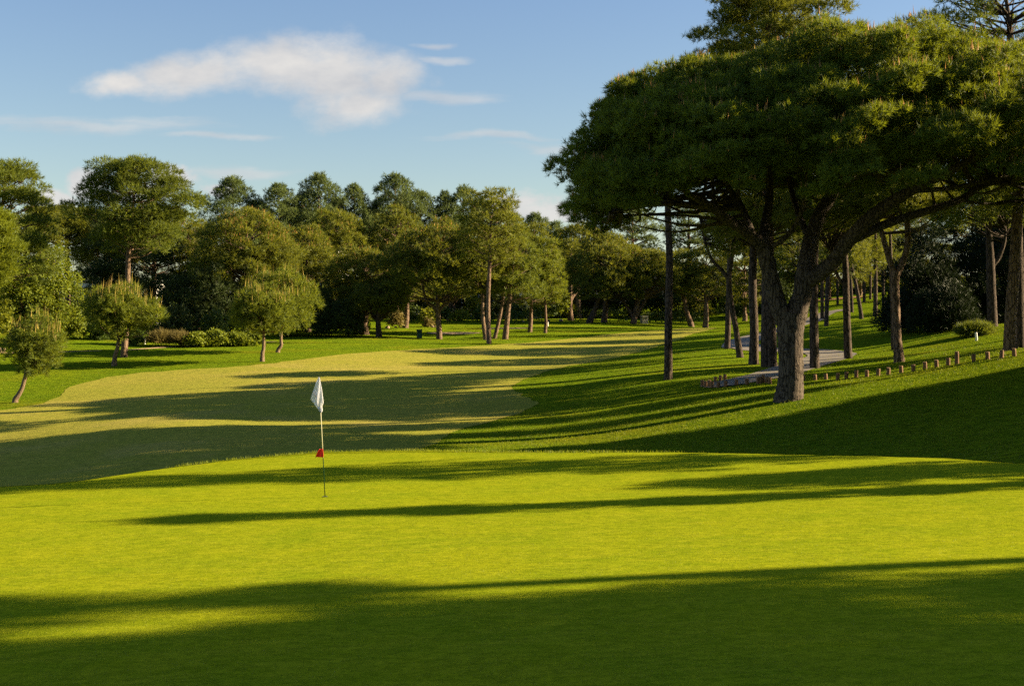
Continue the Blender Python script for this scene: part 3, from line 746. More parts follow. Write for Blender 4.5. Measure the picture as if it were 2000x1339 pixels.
T('stone_pine', 345, 655, 545, 90, 650, 'bush', 'low dark evergreen shade mass left of the wide stone pine', Y=105, mat=ND_SHADED, trunk=False)
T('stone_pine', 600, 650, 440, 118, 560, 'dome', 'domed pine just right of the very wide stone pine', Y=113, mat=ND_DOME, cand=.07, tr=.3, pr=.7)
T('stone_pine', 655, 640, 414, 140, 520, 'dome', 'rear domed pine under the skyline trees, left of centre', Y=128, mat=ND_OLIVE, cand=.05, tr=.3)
T('stone_pine', 600, 650, 560, 120, 650, 'bush', 'dark thicket in shade right of the paired young pines', Y=107, mat=ND_SHADED, trunk=False)
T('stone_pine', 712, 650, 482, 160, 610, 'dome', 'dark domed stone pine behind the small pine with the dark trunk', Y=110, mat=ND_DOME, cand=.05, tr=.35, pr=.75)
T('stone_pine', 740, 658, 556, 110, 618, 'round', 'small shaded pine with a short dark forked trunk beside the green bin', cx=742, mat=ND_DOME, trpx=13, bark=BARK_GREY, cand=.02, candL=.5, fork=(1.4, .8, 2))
T('stone_pine', 668, 650, 590, 90, 655, 'bush', 'dark bush in deep shade left of the small shaded pine', Y=106, mat=ND_SHADED, trunk=False)
T('stone_pine', 775, 640, 412, 120, 520, 'dome', 'olive domed pine behind the forked stone pine', Y=130, mat=ND_OLIVE, cand=.03, tr=.3)
T('stone_pine', 858, 662, 436, 205, 588, 'dome', 'large domed stone pine on a pale forked trunk right of the green bin', cx=852, mat=ND_DOME, trpx=12, cand=.07, pr=.8, fork=(2.4, 1.3, 2))
T('stone_pine', 792, 628, 470, 120, 590, 'dome', 'darker domed pine just left of the pale forked trunk', Y=120, mat=ND_DOME, cand=.05, tr=.25)
T('maritime_pine', 955, 671, 376, 150, 512, 'open', 'slim tall pine nearest the fairway with layered sprays and a bare reddish trunk', cx=960, mat=ND_OLIVE, trpx=10, pr=.62, dmul=.65, low=-.6)
T('pine', 948, 659, 440, 120, 560, 'dome', 'slender pine just left of the slim tall pine, trunk curving', cx=935, Y=106, mat=ND_OLIVE, trpx=9)
T('pine', 967, 655, 455, 100, 570, 'open', 'slender curved pine just right of the slim tall pine', cx=985, Y=108, mat=ND_OLIVE, trpx=8, lean=(.8, 0))
T('pine', 987, 657, 432, 112, 588, 'dome', 'stout straight pine third trunk right of the slim tall pine', cx=1005, Y=107, mat=ND_OPEN, trpx=12)
T('pine', 1035, 644, 440, 118, 598, 'dome', 'pine with a straight slender trunk, second from the right in the central clump', cx=1040, Y=114, mat=ND_OLIVE, trpx=9)
T('pine', 1065, 649, 462, 92, 602, 'dome', 'light green pine with the rightmost thin trunk of the central clump', cx=1062, Y=113, mat=ND_YOUNG, trpx=7)
T('pine', 876, 622, 500, 80, 585, 'dome', 'far pine with a thin trunk left of the white wall', Y=134, mat=ND_DOME, tr=.2)
T('pine', 887, 620, 510, 76, 588, 'dome', 'far pine with a thin reddish trunk beside the one left of the white wall', Y=136, mat=ND_DOME, tr=.2)
T('stone_pine', 1180, 618, 458, 150, 566, 'dome', 'olive topped domed pine behind the dark rounded one, right of centre', Y=134, cx=1185, mat=ND_DOME, cand=.05, tr=.3)
T('stone_pine', 1152, 620, 478, 130, 590, 'dome', 'dark rounded stone pine right of the central clump', Y=130, cx=1190, mat=ND_DOME, cand=.04, tr=.3, bark=BARK_GREY)
T('stone_pine', 1115, 614, 470, 70, 570, 'dome', 'leaning forked pine beside the white house right of the clump', Y=138, mat=ND_DOME, tr=.3, fork=(2.2, 1.2, 2))
T('stone_pine', 1238, 632, 486, 150, 572, 'dome', 'stone pine on two pale spreading trunks left of the tall bare trunk', Y=132, cx=1262, mat=ND_DOME, tr=.28, fork=(.6, 2.4, 2), cand=.04)
T('stone_pine', 1350, 627, 488, 92, 566, 'dome', 'neat rounded pine with a pale trunk right of the tall bare trunk', Y=134, cx=1325, mat=ND_OLIVE, tr=.27, lean=(-.5, 0), cand=.03)
T('stone_pine', 1378, 628, 478, 110, 585, 'dome', 'wider rounded pine with a bent pale trunk, second right of the tall bare trunk', Y=133, mat=ND_DOME, cx=1378, tr=.27, cand=.03)
T('pine', 1455, 622, 470, 110, 600, 'open', 'far pine seen between the dark trunks left of the umbrella pine', Y=142, mat=ND_DOME, tr=.25)
T('pine', 1437, 610, 560, 60, 605, 'dome', 'small far pine low between the leaning trunk and the dark trunk', Y=150, mat=LF_DARK, tr=.2)
T('maritime_pine', 1235, 610, 408, 130, 500, 'open', 'pale airy pine standing above the domed pines beneath the umbrella crown', Y=150, mat=ND_HAZY, tr=.3, dmul=.7)
T('maritime_pine', 1345, 610, 402, 120, 495, 'open', 'airy pine just right of the tall bare trunk, beneath the umbrella crown', Y=155, mat=ND_HAZY, tr=.3, dmul=.7)
T('maritime_pine', 1130, 610, 440, 120, 520, 'dome', 'olive domed pine on the skyline where the umbrella crown begins', Y=146, mat=ND_OLIVE, tr=.3, cand=.04)

# ---- skyline behind the grove
sky_pines = [(455,348,108,'leftmost of the tall skyline pines, broad and dark'),(545,360,92,'second skyline pine from the left, lower and narrow'),(500,392,90,'short skyline pine between the two leftmost'),
 (622,340,92,'tall pointed skyline pine left of centre'),(592,372,60,'thin skyline pine at the left shoulder of the tall pointed one'),(692,362,84,'skyline pine with thin see-through top'),(655,385,70,'low skyline pine beneath the tall pointed one'),
 (772,341,100,'tall dark skyline pine at centre'),(735,392,70,'low skyline pine left of the tall dark centre one'),(822,372,86,'skyline pine right of the tall dark centre one'),(868,372,60,'small twin topped skyline pine'),
 (905,366,92,'broad skyline pine above the large forked stone pine'),(785,378,70,'yellow green pine before the tall dark centre one'),(985,402,80,'low skyline pine above the central clump'),(938,384,70,'skyline pine left of the slim tall pine'),
 (1045,416,82,'small blunt skyline pine right of the central clump'),(560,400,80,'low rear skyline pine behind the second from the left'),(1000,440,110,'far olive pine behind the slim tall pine'),(1085,432,60,'tiny skyline pine just left of the umbrella crown')]
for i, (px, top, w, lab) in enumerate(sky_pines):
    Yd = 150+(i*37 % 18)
    T('skyline_pine', px, 600, top, w*1.55, top+140, 'cone', lab, Y=Yd, mat=ND_OLIVE if 'yellow' in lab or 'olive' in lab else ND_HAZY, tr=.2, dmul=.8, group='tall pines along the skyline')

# dark wall of evergreen that closes the gaps under the grove
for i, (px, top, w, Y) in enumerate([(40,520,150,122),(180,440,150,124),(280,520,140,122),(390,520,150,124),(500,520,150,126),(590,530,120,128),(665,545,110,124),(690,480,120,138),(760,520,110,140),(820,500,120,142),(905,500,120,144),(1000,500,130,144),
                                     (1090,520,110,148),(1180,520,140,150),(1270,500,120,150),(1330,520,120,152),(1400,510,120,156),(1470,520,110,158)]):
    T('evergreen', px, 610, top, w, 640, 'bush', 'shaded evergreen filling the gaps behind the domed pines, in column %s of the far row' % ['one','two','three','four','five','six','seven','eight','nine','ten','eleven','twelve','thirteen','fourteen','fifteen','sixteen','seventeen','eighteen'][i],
      Y=Y, mat=ND_SHADED if i % 3 else ND_DOME, trunk=False, dmul=.7, group='shaded evergreens behind the domed pines')

# hedges and garden planting
def hedge(px0, px1, py, top, Y0, Y1, mat, label, name='hedge', d=1.3):
    a = atY(px0, Y0); b = atY(px1, Y1); rng = np.random.default_rng(int(px0)); Ln = np.linalg.norm(b[:2]-a[:2]); h = (py-top)/F*(Y0+Y1)/2
    root = empty(name, tuple(a), label, 'hedge'); n = int(Ln*60*h); t = rng.random(n); v = rng.uniform(-.5, .5, n)*d
    dr = unit((b-a)[None, :2])[0]; X = a[0]+(b[0]-a[0])*t-dr[1]*v; Y = a[1]+(b[1]-a[1])*t+dr[0]*v; z = rng.random(n)**.55*h
    C = np.stack([X, Y, H(X, Y)+z], -1)-a
    V, Fc = leafs(C, .3, rng); npmesh('foliage', V, Fc, 4, mat, root)
    for k in range(int(Ln/1.5)+1):
        mb = MB()
        p = (b-a)*k*1.5/Ln; p[2] = float(H(a[0]+p[0], a[1]+p[1]))-a[2]; mb.tube([p, p+np.array([.05, 0, h*.7])], [.05, .02], 5)
        mb.build('stem', BARK_GREY, root)
hedge(1110, 1225, 622, 600, 139, 139, LF_DARK, 'dark clipped hedge right of the white house')
hedge(1255, 1370, 622, 602, 141, 143, LF_DARK, 'dark clipped hedge behind the pale forked trunks')
hedge(805, 870, 612, 586, 140, 140, LF_DARK, 'dark hedge left of the white wall, behind the forked pine')
hedge(975, 1062, 628, 606, 128, 128, LF_DARK, 'low garden hedge behind the central clump of trunks')
for i, (px, py, top, w, m, Y, lab) in enumerate([
    (835,626,602,34,LF_YELLOW,127,'yellow green spiky garden shrub left of the forked pine trunk'),(838,636,622,24,LF_DRY,122,'small brown twiggy shrub beneath the yellow green one'),
    (898,622,606,40,LF_BRIGHT,130,'bright green shrub right of the forked pine trunk'),(925,612,576,34,LF_YELLOW,134,'tall yellow green shrub left of the white wall'),
    (870,620,600,30,LF_DARK,132,'dark shrub directly behind the forked pine trunk'),(945,622,600,40,LF_DARK,131,'dark shrub behind the slim tall pine'),
    (1050,615,592,36,LF_BRIGHT,134,'bright leafy shrub between the two rightmost clump trunks'),(1092,606,560,40,LF_BRIGHT,137,'tall leafy climber covered mass beside the white house'),
    (1075,612,590,30,LF_DARK,136,'dark shrub left of the climber covered mass'),(775,632,606,34,LF_DRY,118,'pale grassy plant by the garden stones'),(700,640,610,44,LF_DARK,112,'dark shrub left of the garden stones'),
    (810,622,598,30,LF_DARK,130,'dark round shrub above the green bin'),(1010,618,590,40,LF_DARK,133,'dark shrub beneath the white wall'),(850,606,586,30,LF_DARK,140,'small dark shrub under the forked pine crown'),
    (1560,606,590,50,LF_DARK,140,'dark shrub far behind the umbrella pine trunk'),(1440,612,594,40,LF_DARK,147,'low shrub behind the leaning trunk'),(1500,612,585,60,LF_DARK,150,'rounded shrub behind the straight dark trunk')]):
    T('garden_shrub', px, py, top, w, py+2, 'bush', lab, Y=Y, cat='shrub', mat=m, leaf=True, trunk=False, dmul=.7)

# ================================================================== trees on the right bank
T('bare_trunk_pine', 1305, 741, 200, 150, 372, 'dome', 'tall pine whose bare straight dark trunk rises alone into the umbrella crown', mat=ND_DOME, trpx=15.5, bark=BARK_GREY, br=.6, seed=11, cx=1312,
  path=([(0,0,-.3),(0,0,.1),(.02,0,3),(.06,0,5.5),(-.02,0,8.4),(.1,0,9.5)], [.24,.2,.175,.165,.14,.05]))
b3 = at(1445, 698)
s3 = b3[1]/F
def rel(b, lst):
    s = b[1]/F; return [((px-1000)/F*b[1]-b[0], dy, EYE+(HZ-py)*s-b[2]) for px, py, dy in lst]
def ptree(name, bp, limbs, label, bark=BARK_RED, crown=None, mat=ND_DOME, Y=None, cand=0, kind='dome', dep=.9, tn=12, **kw):
    """trunk and forks traced as (column, row, depth offset) with widths in photo pixels"""
    _seed[0] += 1; rng = np.random.default_rng(_seed[0])
    b = atY(bp[0], Y) if Y else at(*bp); s = b[1]/F
    root = empty(name, tuple(b), label, 'pine tree', kw.get('group')); paths = []
    for P, W_ in limbs: paths.append((rel(b, P), [w*s*.5 for w in W_]))
    ex = None
    if crown:
        cx, top, bot, w = crown; ox = (cx-1000)/F*b[1]-b[0]; z0 = EYE+(HZ-bot)*s-b[2]; z1 = EYE+(HZ-top)*s-b[2]
        P = [(x+ox, y, z, r, rz) for x, y, z, r, rz in crown_puffs(kind, z0, z1, w*s, rng, kw.get('pr'), dep)]
        _, C = build_crown(root, P, mat, b[1], rng, dmul=kw.get('dmul', .8), low=kw.get('low', -.6))
        tl, _ = smooth_path(paths[-1][0], paths[-1][1], 8); ex = branches(P, tl, rng, .05, .6)
        if cand: 
            upc = C[C[:, 2] > (z0+z1)/2]; candles(upc[rng.choice(len(upc), int(len(upc)*cand), False)], .3, .05, rng, root, M_CANDLE)
    trunk_mesh(root, paths, bark, tn, ex, rng)
    return root
ptree('leaning_pine', (1445,698), [([(1446,703,0),(1443,680,0),(1437,640,0),(1428,590,0),(1424,545,0),(1430,500,0),(1434,450,0),(1438,400,0)], [15,13,11,10.5,10,8,7,3]),
   ([(1425,548,0),(1410,528,0),(1390,506,0),(1376,470,0),(1368,430,0),(1358,408,0),(1345,385,0)], [8,7,6,5,4,4,2])], 'slim pine leaning left with a thin bent upper fork', bark=BARK_GREY, crown=(1440,395,505,120), mat=ND_DOME)
ptree('pine', (1421,681), [([(1420,686,0),(1421,660,0),(1423,600,0),(1424,540,0),(1425,470,0),(1425,420,0)], [13,11.5,11,10,8,3])], 'dark straight pine trunk just left of the leaning slim pine', bark=BARK_GREY, crown=(1425,380,480,110), mat=ND_DOME)
ptree('pine', (1473,711), [([(1472,717,0),(1472,695,0),(1473,640,0),(1470,560,0),(1471,500,0),(1475,420,0),(1475,330,0)], [22,19,17,16,15,12,4])], 'stout dark straight pine left of the umbrella pine trunk', bark=BARK_GREY, crown=(1478,300,470,190), mat=ND_DOME)
ptree('pine', (1507,716), [([(1508,722,0),(1507,700,0),(1506,640,0),(1502,570,0),(1500,500,0),(1500,380,0)], [24,21,19,18,15,5])], 'dark pine trunk partly hidden behind the umbrella pine trunk', bark=BARK_GREY, crown=(1530,300,450,180), mat=ND_OLIVE)
ptree('pine', (1591,719), [([(1592,724,0),(1591,705,0),(1590,650,0),(1590,560,0),(1592,470,0),(1600,350,0)], [22,19,17,16,14,5])], 'dark pine trunk just right of the umbrella pine trunk', bark=BARK_GREY, crown=(1610,290,450,190), mat=ND_DOME)
ptree('pine', (1656,700), [([(1658,705,0),(1656,685,0),(1654,620,0),(1652,540,0),(1650,480,0),(1650,380,0)], [18,16,14,13,10,4]),
   ([(1652,560,0),(1640,545,0),(1628,520,0),(1622,490,0)], [7,6,5,3])], 'dark slender pine between the umbrella pine and the pale forked pine', bark=BARK_GREY, crown=(1650,320,470,160), mat=ND_DOME)
ptree('forked_pine', (1756,707), [([(1757,712,0),(1756,700,0),(1752,660,0),(1750,600,0),(1748,550,0),(1750,530,0)], [25,21,17,16,17,21]),
   ([(1750,538,0),(1762,515,0),(1773,475,0),(1772,435,0),(1778,390,0),(1790,340,0)], [14,13,12,11,8,4]),
   ([(1748,538,0),(1738,510,0),(1725,465,0),(1716,435,0),(1700,415,0),(1680,385,0)], [13,12,10,8,6,3])], 'reddish pine forking into a wide V with sunlit right edges', bark=BARK_RED, crown=(1760,290,430,210), mat=ND_OLIVE)
ptree('pine', (1745,682), [([(1746,686,0),(1745,660,0),(1744,600,0),(1740,520,0),(1738,420,0)], [11,10,9,8,3])], 'thin dark pine trunk directly behind the forked V pine', bark=BARK_GREY, crown=(1740,330,450,130), mat=ND_SHADED, Y=69)
ptree('pine', (1971,685), [([(1972,692,0),(1972,678,0),(1974,620,0),(1980,540,0),(1984,470,0),(1988,400,0),(1990,300,0),(1990,150,0)], [31,25,23,22,21,20,16,5])], 'thick reddish pine near the right edge with a sunlit flank', bark=BARK_RED, crown=(1990,90,410,210), mat=ND_OLIVE, kind='open')
ptree('pine', (2001,668), [([(2001,673,0),(2000,655,0),(2000,600,0),(2001,520,0),(2010,400,0)], [19,17,16,15,5])], 'reddish pine trunk half cut by the right edge', bark=BARK_RED, crown=(2050,290,430,170), mat=ND_OPEN, Y=60)
ptree('pine', (1938,645), [([(1939,650,0),(1938,620,0),(1936,560,0),(1934,500,0),(1930,430,0),(1925,350,0)], [23,20,18,16,13,5]),
   ([(1938,520,0),(1952,500,0),(1962,470,0),(1964,440,0)], [10,9,7,4])], 'dark forked pine standing at the edge of the shaded thicket', bark=BARK_GREY, crown=(1920,310,450,190), mat=ND_OPEN, Y=73)
far_tr = [(1683,627,8,112,'thin leaning',-22),(1710,617,9,118,'upright dark',0),(1606,618,7,122,'thin dark',0),(1688,592,6,150,'very thin',0),(1636,598,5,150,'tiny',0),(1700,588,5,156,'faint narrow',0),(1664,606,6,134,'slim shaded',-6),(1614,640,9,100,'dark slim',4),(1725,606,6,140,'slight',0),(1560,615,7,130,'half hidden',0),(1486,606,7,150,'pale curved',5),(1497,602,6,156,'pale straight',0)]
for i, (px, py, w, Y, adj, ln) in enumerate(far_tr):
    ptree('far_pine', (px, py), [([(px, py+4, 0), (px+ln*.1, py-20, 0), (px+ln*.5, py-70, 0), (px+ln, py-120, 0), (px+ln, py-190, 0)], [w*1.2, w, w*.9, w*.8, w*.3])],
      adj+' far pine trunk in the woods '+('right of' if px > 1550 else 'left of')+' the umbrella pine', bark=BARK_GREY if Y < 125 or px > 1550 else BARK_RED, crown=(px+ln, py-250+(Y-100)*.6, py-75-(i % 4)*8, 88), mat=(ND_DOME, ND_OLIVE, ND_OPEN)[i % 3], Y=Y, tn=7, dmul=.7, group='far pines in the right hand woods')
# shaded thicket at the right
for i, (px, top, w, Y, lab) in enumerate([(1800,440,150,79,'dense shade-darkened evergreen at the left end of the shaded thicket'),(1880,400,170,81,'tall dense evergreen in the middle of the shaded thicket'),(1955,420,150,84,'dense evergreen at the right end of the shaded thicket'),
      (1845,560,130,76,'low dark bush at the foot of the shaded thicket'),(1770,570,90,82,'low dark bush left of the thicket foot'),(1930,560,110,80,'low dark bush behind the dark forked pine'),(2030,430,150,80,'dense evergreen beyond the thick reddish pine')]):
    T('thicket_evergreen', px, 640, top, w, 650, 'bush', lab, Y=Y, mat=ND_DEEP_SHADE, trunk=False, group='shaded thicket on the right bank', pr=1.0, dmul=.8)
# pines whose tops rise above the hero crown
T('tall_pine', 1500, 690, -6, 310, 190, 'open', 'tall pine whose airy top rises above the umbrella crown at centre right', Y=64, cx=1500, mat=ND_OLIVE, tr=.3, bark=BARK_GREY, pr=.8, dmul=.8)
T('tall_pine', 1992, 690, -60, 360, 118, 'open', 'sparse tall pine with curved grey boughs at the top right corner', Y=55, cx=1960, mat=ND_OPEN, tr=.2, bark=BARK_GREY, pr=.5, dmul=.55, br=1, low=-.7)
# grove further up the bank, closing the view
for i, (px, top, w, Y, k) in enumerate([(1560,420,130,170,'open'),(1620,430,120,168,'dome'),(1680,410,130,172,'open'),(1740,420,140,165,'dome'),(1800,400,150,150,'open'),(1900,380,160,130,'open'),(1980,390,160,125,'dome'),(1510,450,110,170,'dome')]):
    T('grove_pine', px, 600, top, w, 560, k, ['first','second','third','fourth','fifth','sixth','seventh','last'][i]+' pine of the far grove closing the view beyond the right trunks', Y=Y, mat=ND_DOME, tr=.25, dmul=.7, group='far grove beyond the right trunks')
for i, (px, Y) in enumerate([(1530,178),(1600,185),(1680,185),(1750,180)]):
    T('grove_shrub', px, 590, 530, 100, 595, 'bush', ['first','second','third','fourth'][i]+' low evergreen closing the far end of the right glade', Y=Y, cat='shrub', mat=(LF_DARK, LF_BRIGHT)[i % 2], leaf=True, trunk=False, dmul=.5, group='low evergreens at the far end of the right glade')
# thin dry grass below the thicket
T('shrub', 1905, 645, 637, 66, 652, 'bush', 'pale wispy grass clump catching light beside the white stake', Y=69, cat='shrub', mat=ND_OPEN, trunk=False, lmul=1.3, dmul=.8, pr=.35)

# ================================================================== shade casters standing right of the frame
def caster(q, L, kind, h0, h1, w, lab, tr=.26, **kw):
    X = L*math.cos(AZ)-q*math.sin(AZ); Y = L*math.sin(AZ)+q*math.cos(AZ)
    z = float(H(X, Y))
    return tree('bank_pine', (X, Y, z), kind, h0, h1, w, lab, mat=kw.pop('mat', ND_DOME), tr=tr, trunk=True, group='pines beyond the right edge of the view', **kw)
CAST = [
 # (q across the sun, L along the sun, kind, crown bottom, crown top, crown width)
 (8.8, 27, 'dome', 3.0, 10.5, 12.6), (9.0, 33, 'dome', 8.5, 16.5, 9.8), (15.3, 34, 'open', 8.5, 16, 2.0), (4.0, 46, 'open', 4, 15, 10),
 (24.6, 28, 'open', 2.6, 6.0, 3.2),
 (28.3, 31, 'open', 5.5, 12, 4.2),
 (37.6, 36, 'dome', 3, 8.5, 10), (40, 44, 'dome', 2.5, 7.2, 10.5), (34, 42, 'dome', 2.5, 8, 9),
 (55, 46, 'open', 5, 13, 5.5), (61, 44, 'open', 5, 14, 4.5),
 (47.5, 45, 'open', 7.5, 12, 2.6), (51, 43, 'open', 6.5, 12, 3.0),
 (80, 43, 'dome', 3, 12, 9), (89, 48, 'dome', 3, 14, 10), (99, 62, 'open', 3, 14, 11),
]
_w = ['one','two','three','four','five','six','seven','eight','nine','ten','eleven','twelve','thirteen','fourteen','fifteen','sixteen','seventeen','eighteen']
for i, (q, L, k, h0, h1, w) in enumerate(CAST):
    caster(q, L, k, h0, h1, w, dmul=.38 if w < 4.5 and q < 60 else 1.0, lab='pine outside the right edge casting shade on the grass, number %s counting from the camera' % _w[i], tr=.24)
def stripe_caster(q, L, h):  # unseen bare trunk, invented and tapered so its shadow stripe fades out
    X = L*math.cos(AZ)-q*math.sin(AZ); Y = L*math.sin(AZ)+q*math.cos(AZ); r = np.random.default_rng(44)
    root = empty('stripe_caster_snag', (X, Y, float(H(X, Y))), 'leafless trunk added unseen beyond the right edge to cast the thin stripe across the green', 'tree')
    paths = [([(0, 0, -.3), (.02, .02, .4), (.05, 0, h*.4), (-.05, .12, h*.7), (.05, .05, h)], [.42, .34, .27, .17, .03])]
    for k in range(16):
        z = h*(.22+.72*k/16); a = k*2.4; l = .5+1.5*(1-abs(z/h-.35)); paths.append(([(0, 0, z), (math.cos(a)*l*.5, math.sin(a)*l*.3, z+.15), (math.cos(a)*l, math.sin(a)*l*.45, z+.2+.3*r.random())], [.06, .045, .015]))
    trunk_mesh(root, paths, BARK_GREY, 10, None, r)
stripe_caster(22.3, 25, 9.6)
caster(22.2, 25, 'open', 1.5, 9.4, 1.15, 'very slender unseen pine added beyond the right edge to broaden the stripe on the green', tr=.12, pr=.34, dmul=.45)  # added out of view, shaped to widen and soften the trunk's shadow

# ================================================================== flagstick
hb = at(635, 971, 14); hb[2] += .004
S = hb[1]/F
fl = empty('flagstick', tuple(hb), 'thin golf flagstick with hanging white flag and small red pennant standing in the hole', 'flagstick')
def fp_(px, py, dy=0): return ((px-635)*S, dy, (971-py)*S)
base, rb, top = fp_(635, 972), fp_(631, 895), fp_(623, 739)
m = MB(); m.tube([fp_(635, 974), rb], [.0085, .0085], 10); m.build('lower_pole', M_STICKG, fl, True)
m = MB(); m.tube([rb, top], [.0085, .006], 10); m.build('upper_pole', M_STICK, fl, True)
m = MB(); m.tube([fp_(623, 740), fp_(622.8, 736.5)], [.012, .010], 10); m.build('tip_cap', M_BLACK, fl, True)
def cloth(name, outline_l, outline_r, rows, cols, mat, fold, parent, th=.002):
    """sheet between two traced edges, folded in depth"""
    l = np.array(outline_l, float); r = np.array(outline_r, float); V = []
    tl = np.linspace(0, 1, rows)
    def ev(e, t):
        k = np.linspace(0, 1, len(e)); return np.array([np.interp(t, k, e[:, 0]), np.interp(t, k, e[:, 1])])
    for t in tl:
        a = ev(l, t); b_ = ev(r, t)
        for c in np.linspace(0, 1, cols):
            p = a*(1-c)+b_*c; V.append(fp_(p[0], p[1], fold(t, c)))
    i = np.arange(rows-1)[:, None]*cols; j = np.arange(cols-1)[None]
    Fq = np.stack([i+j, i+cols+j, i+cols+j+1, i+j+1], -1).reshape(-1, 4)
    o = npmesh(name, V, Fq, 4, mat, parent, smooth=True); so = o.modifiers.new('t', 'SOLIDIFY'); so.thickness = th; return o
flag = cloth('flag', [(622,738),(618,747),(613,762),(609,775),(607,781),(613,789),(620,799),(626.5,807)], [(624.5,738),(627,750),(629.5,762),(631,775),(632.5,788),(629.6,794),(630.5,803),(628,807)], 30, 16, M_FLAG,
   lambda t, c: -.014-.03*math.sin(min(1, t*1.3)*math.pi)*(.5+.5*math.sin(c*7.5+t*3.5))-.012*math.sin(c*17+t*6)*t, fl)
# faint grey curved emblem lettering printed on the flag, too small to read
m = MB()
for k in range(7):
    t = k/6; px = 612.8+t*7.2; py = 767.2+t*8.6+1.2*math.sin(t*3.14)
    c = fp_(px, py, -.062); w = .0035; h = .0105
    m.add([(c[0]-w, c[1], c[2]-h), (c[0]+w, c[1], c[2]-h-.002), (c[0]+w, c[1], c[2]+h-.002), (c[0]-w, c[1], c[2]+h),
           (c[0]-w, c[1]+.02, c[2]-h), (c[0]+w, c[1]+.02, c[2]-h-.002), (c[0]+w, c[1]+.02, c[2]+h-.002), (c[0]-w, c[1]+.02, c[2]+h)], [(0,1,2,3),(7,6,5,4),(0,4,5,1),(1,5,6,2),(2,6,7,3),(3,7,4,0)])
em = m.build('emblem', M_LOGO, flag)
cloth('pennant', [(623,878),(620.5,882),(618.5,888),(616.5,893.5)], [(631,877),(631.6,882),(632.2,888),(632,894)], 12, 14, M_RED, lambda t, c: -.012-.02*(1-c)*math.sin(c*9+t*2)-.006*c, fl)
m = MB(); m.tube([fp_(616.6, 893.2, -.014), fp_(615.6, 896.2, -.016)], [.003, .002], 6); m.build('pennant_cord', M_BLACK, fl)
# the hole: dark cup with a pale rim
cup = MB(); nn = 28
ang = [i*2*math.pi/nn for i in range(nn)]
for r, z in ((.054, .0035), (.054, .006)): cup.v += [(r*math.cos(a), r*math.sin(a), z) for a in ang]
cup.f += [(i, (i+1) % nn, nn+(i+1) % nn, nn+i) for i in range(nn)]; cup.f.append(tuple(range(nn, 2*nn)))
tag(cup.build('hole_cup', M_BLACK), 'dark round hole in the green at the foot of the flagstick', 'golf hole').location = tuple(hb)

# ================================================================== timber posts along the path
posts = [(1388.5-3,757,14,0),(1372,755,12,0),(1378,756,12,0),(1391,757,12,0),(1403,757,11,0),(1417,755,12,0),(1438,752,11,0),(1459,751,12,0),(1481,749,13,0),(1485,749,13,0),(1498,748,12,0),(1504,749,12,0),(1491,747,15,0),
  (1569,743,11,0),(1592,742,11,0),(1613,741,11,0),(1636,741,12,0),(1653,739,13,0),(1672,737,14,0),(1693,736,13,0),(1715,734,14,0),(1735,732,14,0),(1760,728,14,0),(1784,725,13,0),(1807,721,14,0),(1829,717,14,0),(1852,713,14,0),(1869,711,24,1),(1902,706,14,0),(1929,702,15,0),(1956,699,15,0),(1981,696,15,0),
  (1397,745,9,2),(1407,743,10,2),(1416,741,10,2)]
posts = sorted(posts, key=lambda p: (p[3] == 2, p[0]))
ordw = ['first','second','third','fourth','fifth','sixth','seventh','eighth','ninth','tenth','eleventh','twelfth','thirteenth','fourteenth','fifteenth','sixteenth','seventeenth','eighteenth','nineteenth','twentieth']
nl = sum(1 for p in posts if p[3] == 0 and p[0] < 1530); kl = kr = 0
def bollard_mesh(seed):
    r = random.Random(seed); m = MB(); n = 12; a = [i*2*math.pi/n for i in range(n)]
    for rad, z in ((.08, -.25), (.082, .0), (.078, .45), (.079, .93), (.072, 1.0)): m.v += [(rad*math.cos(t)*(1+.03*r.uniform(-1, 1)), rad*math.sin(t)*(1+.03*r.uniform(-1, 1)), z) for t in a]
    for k in range(4): m.f += [(k*n+i, k*n+(i+1) % n, (k+1)*n+(i+1) % n, (k+1)*n+i) for i in range(n)]
    return m, n
pm, pn = bollard_mesh(3); pbody = pm.build('shaft_proto', M_POST, None, True)
tm = MB(); a = [i*2*math.pi/pn for i in range(pn)]; tm.v = [(.070*math.cos(t), .070*math.sin(t), 1.002) for t in a]+[(.068*math.cos(t), .068*math.sin(t), 1.012) for t in a]+[(0, 0, 1.015)]
tm.f = [(i, (i+1) % pn, pn+(i+1) % pn, pn+i) for i in range(pn)]+[(pn+i, pn+(i+1) % pn, 2*pn) for i in range(pn)]
ptop = tm.build('top_proto', M_POST_TOP)
mb_, mt_ = pbody.data, ptop.data; D.objects.remove(pbody); D.objects.remove(ptop)
for px, py, hp, typ in posts:
    c = at(px, py, 38); h = hp/F*c[1]
    if typ == 2: kr2 = [1397,1407,1416].index(px); lab = ['left','middle','right'][kr2]+' one of the three dark shaded posts on the far side of the path end'
    elif typ == 1: lab = 'tallest timber post, standing up above the row right of the forked pine'
    elif px < 1530: kl += 1; lab = 'short timber post left of the thickest trunk, %s from the left end' % ordw[kl-1]
    else: kr += 1; lab = 'short timber post right of the thickest trunk, %s counting from it' % ordw[kr-1]
    root = empty('timber_post', tuple(c), lab, 'post', 'timber posts along the cart path', rz=px*.37)
    root.rotation_euler = (math.sin(px)*.05, math.cos(px*1.7)*.05, px*.37)
    for nm, me in (('shaft', mb_), ('cut_top', mt_)):
        o = D.objects.new(nm, me); COL.objects.link(o); o.parent = root; o.scale = (1, 1, h)
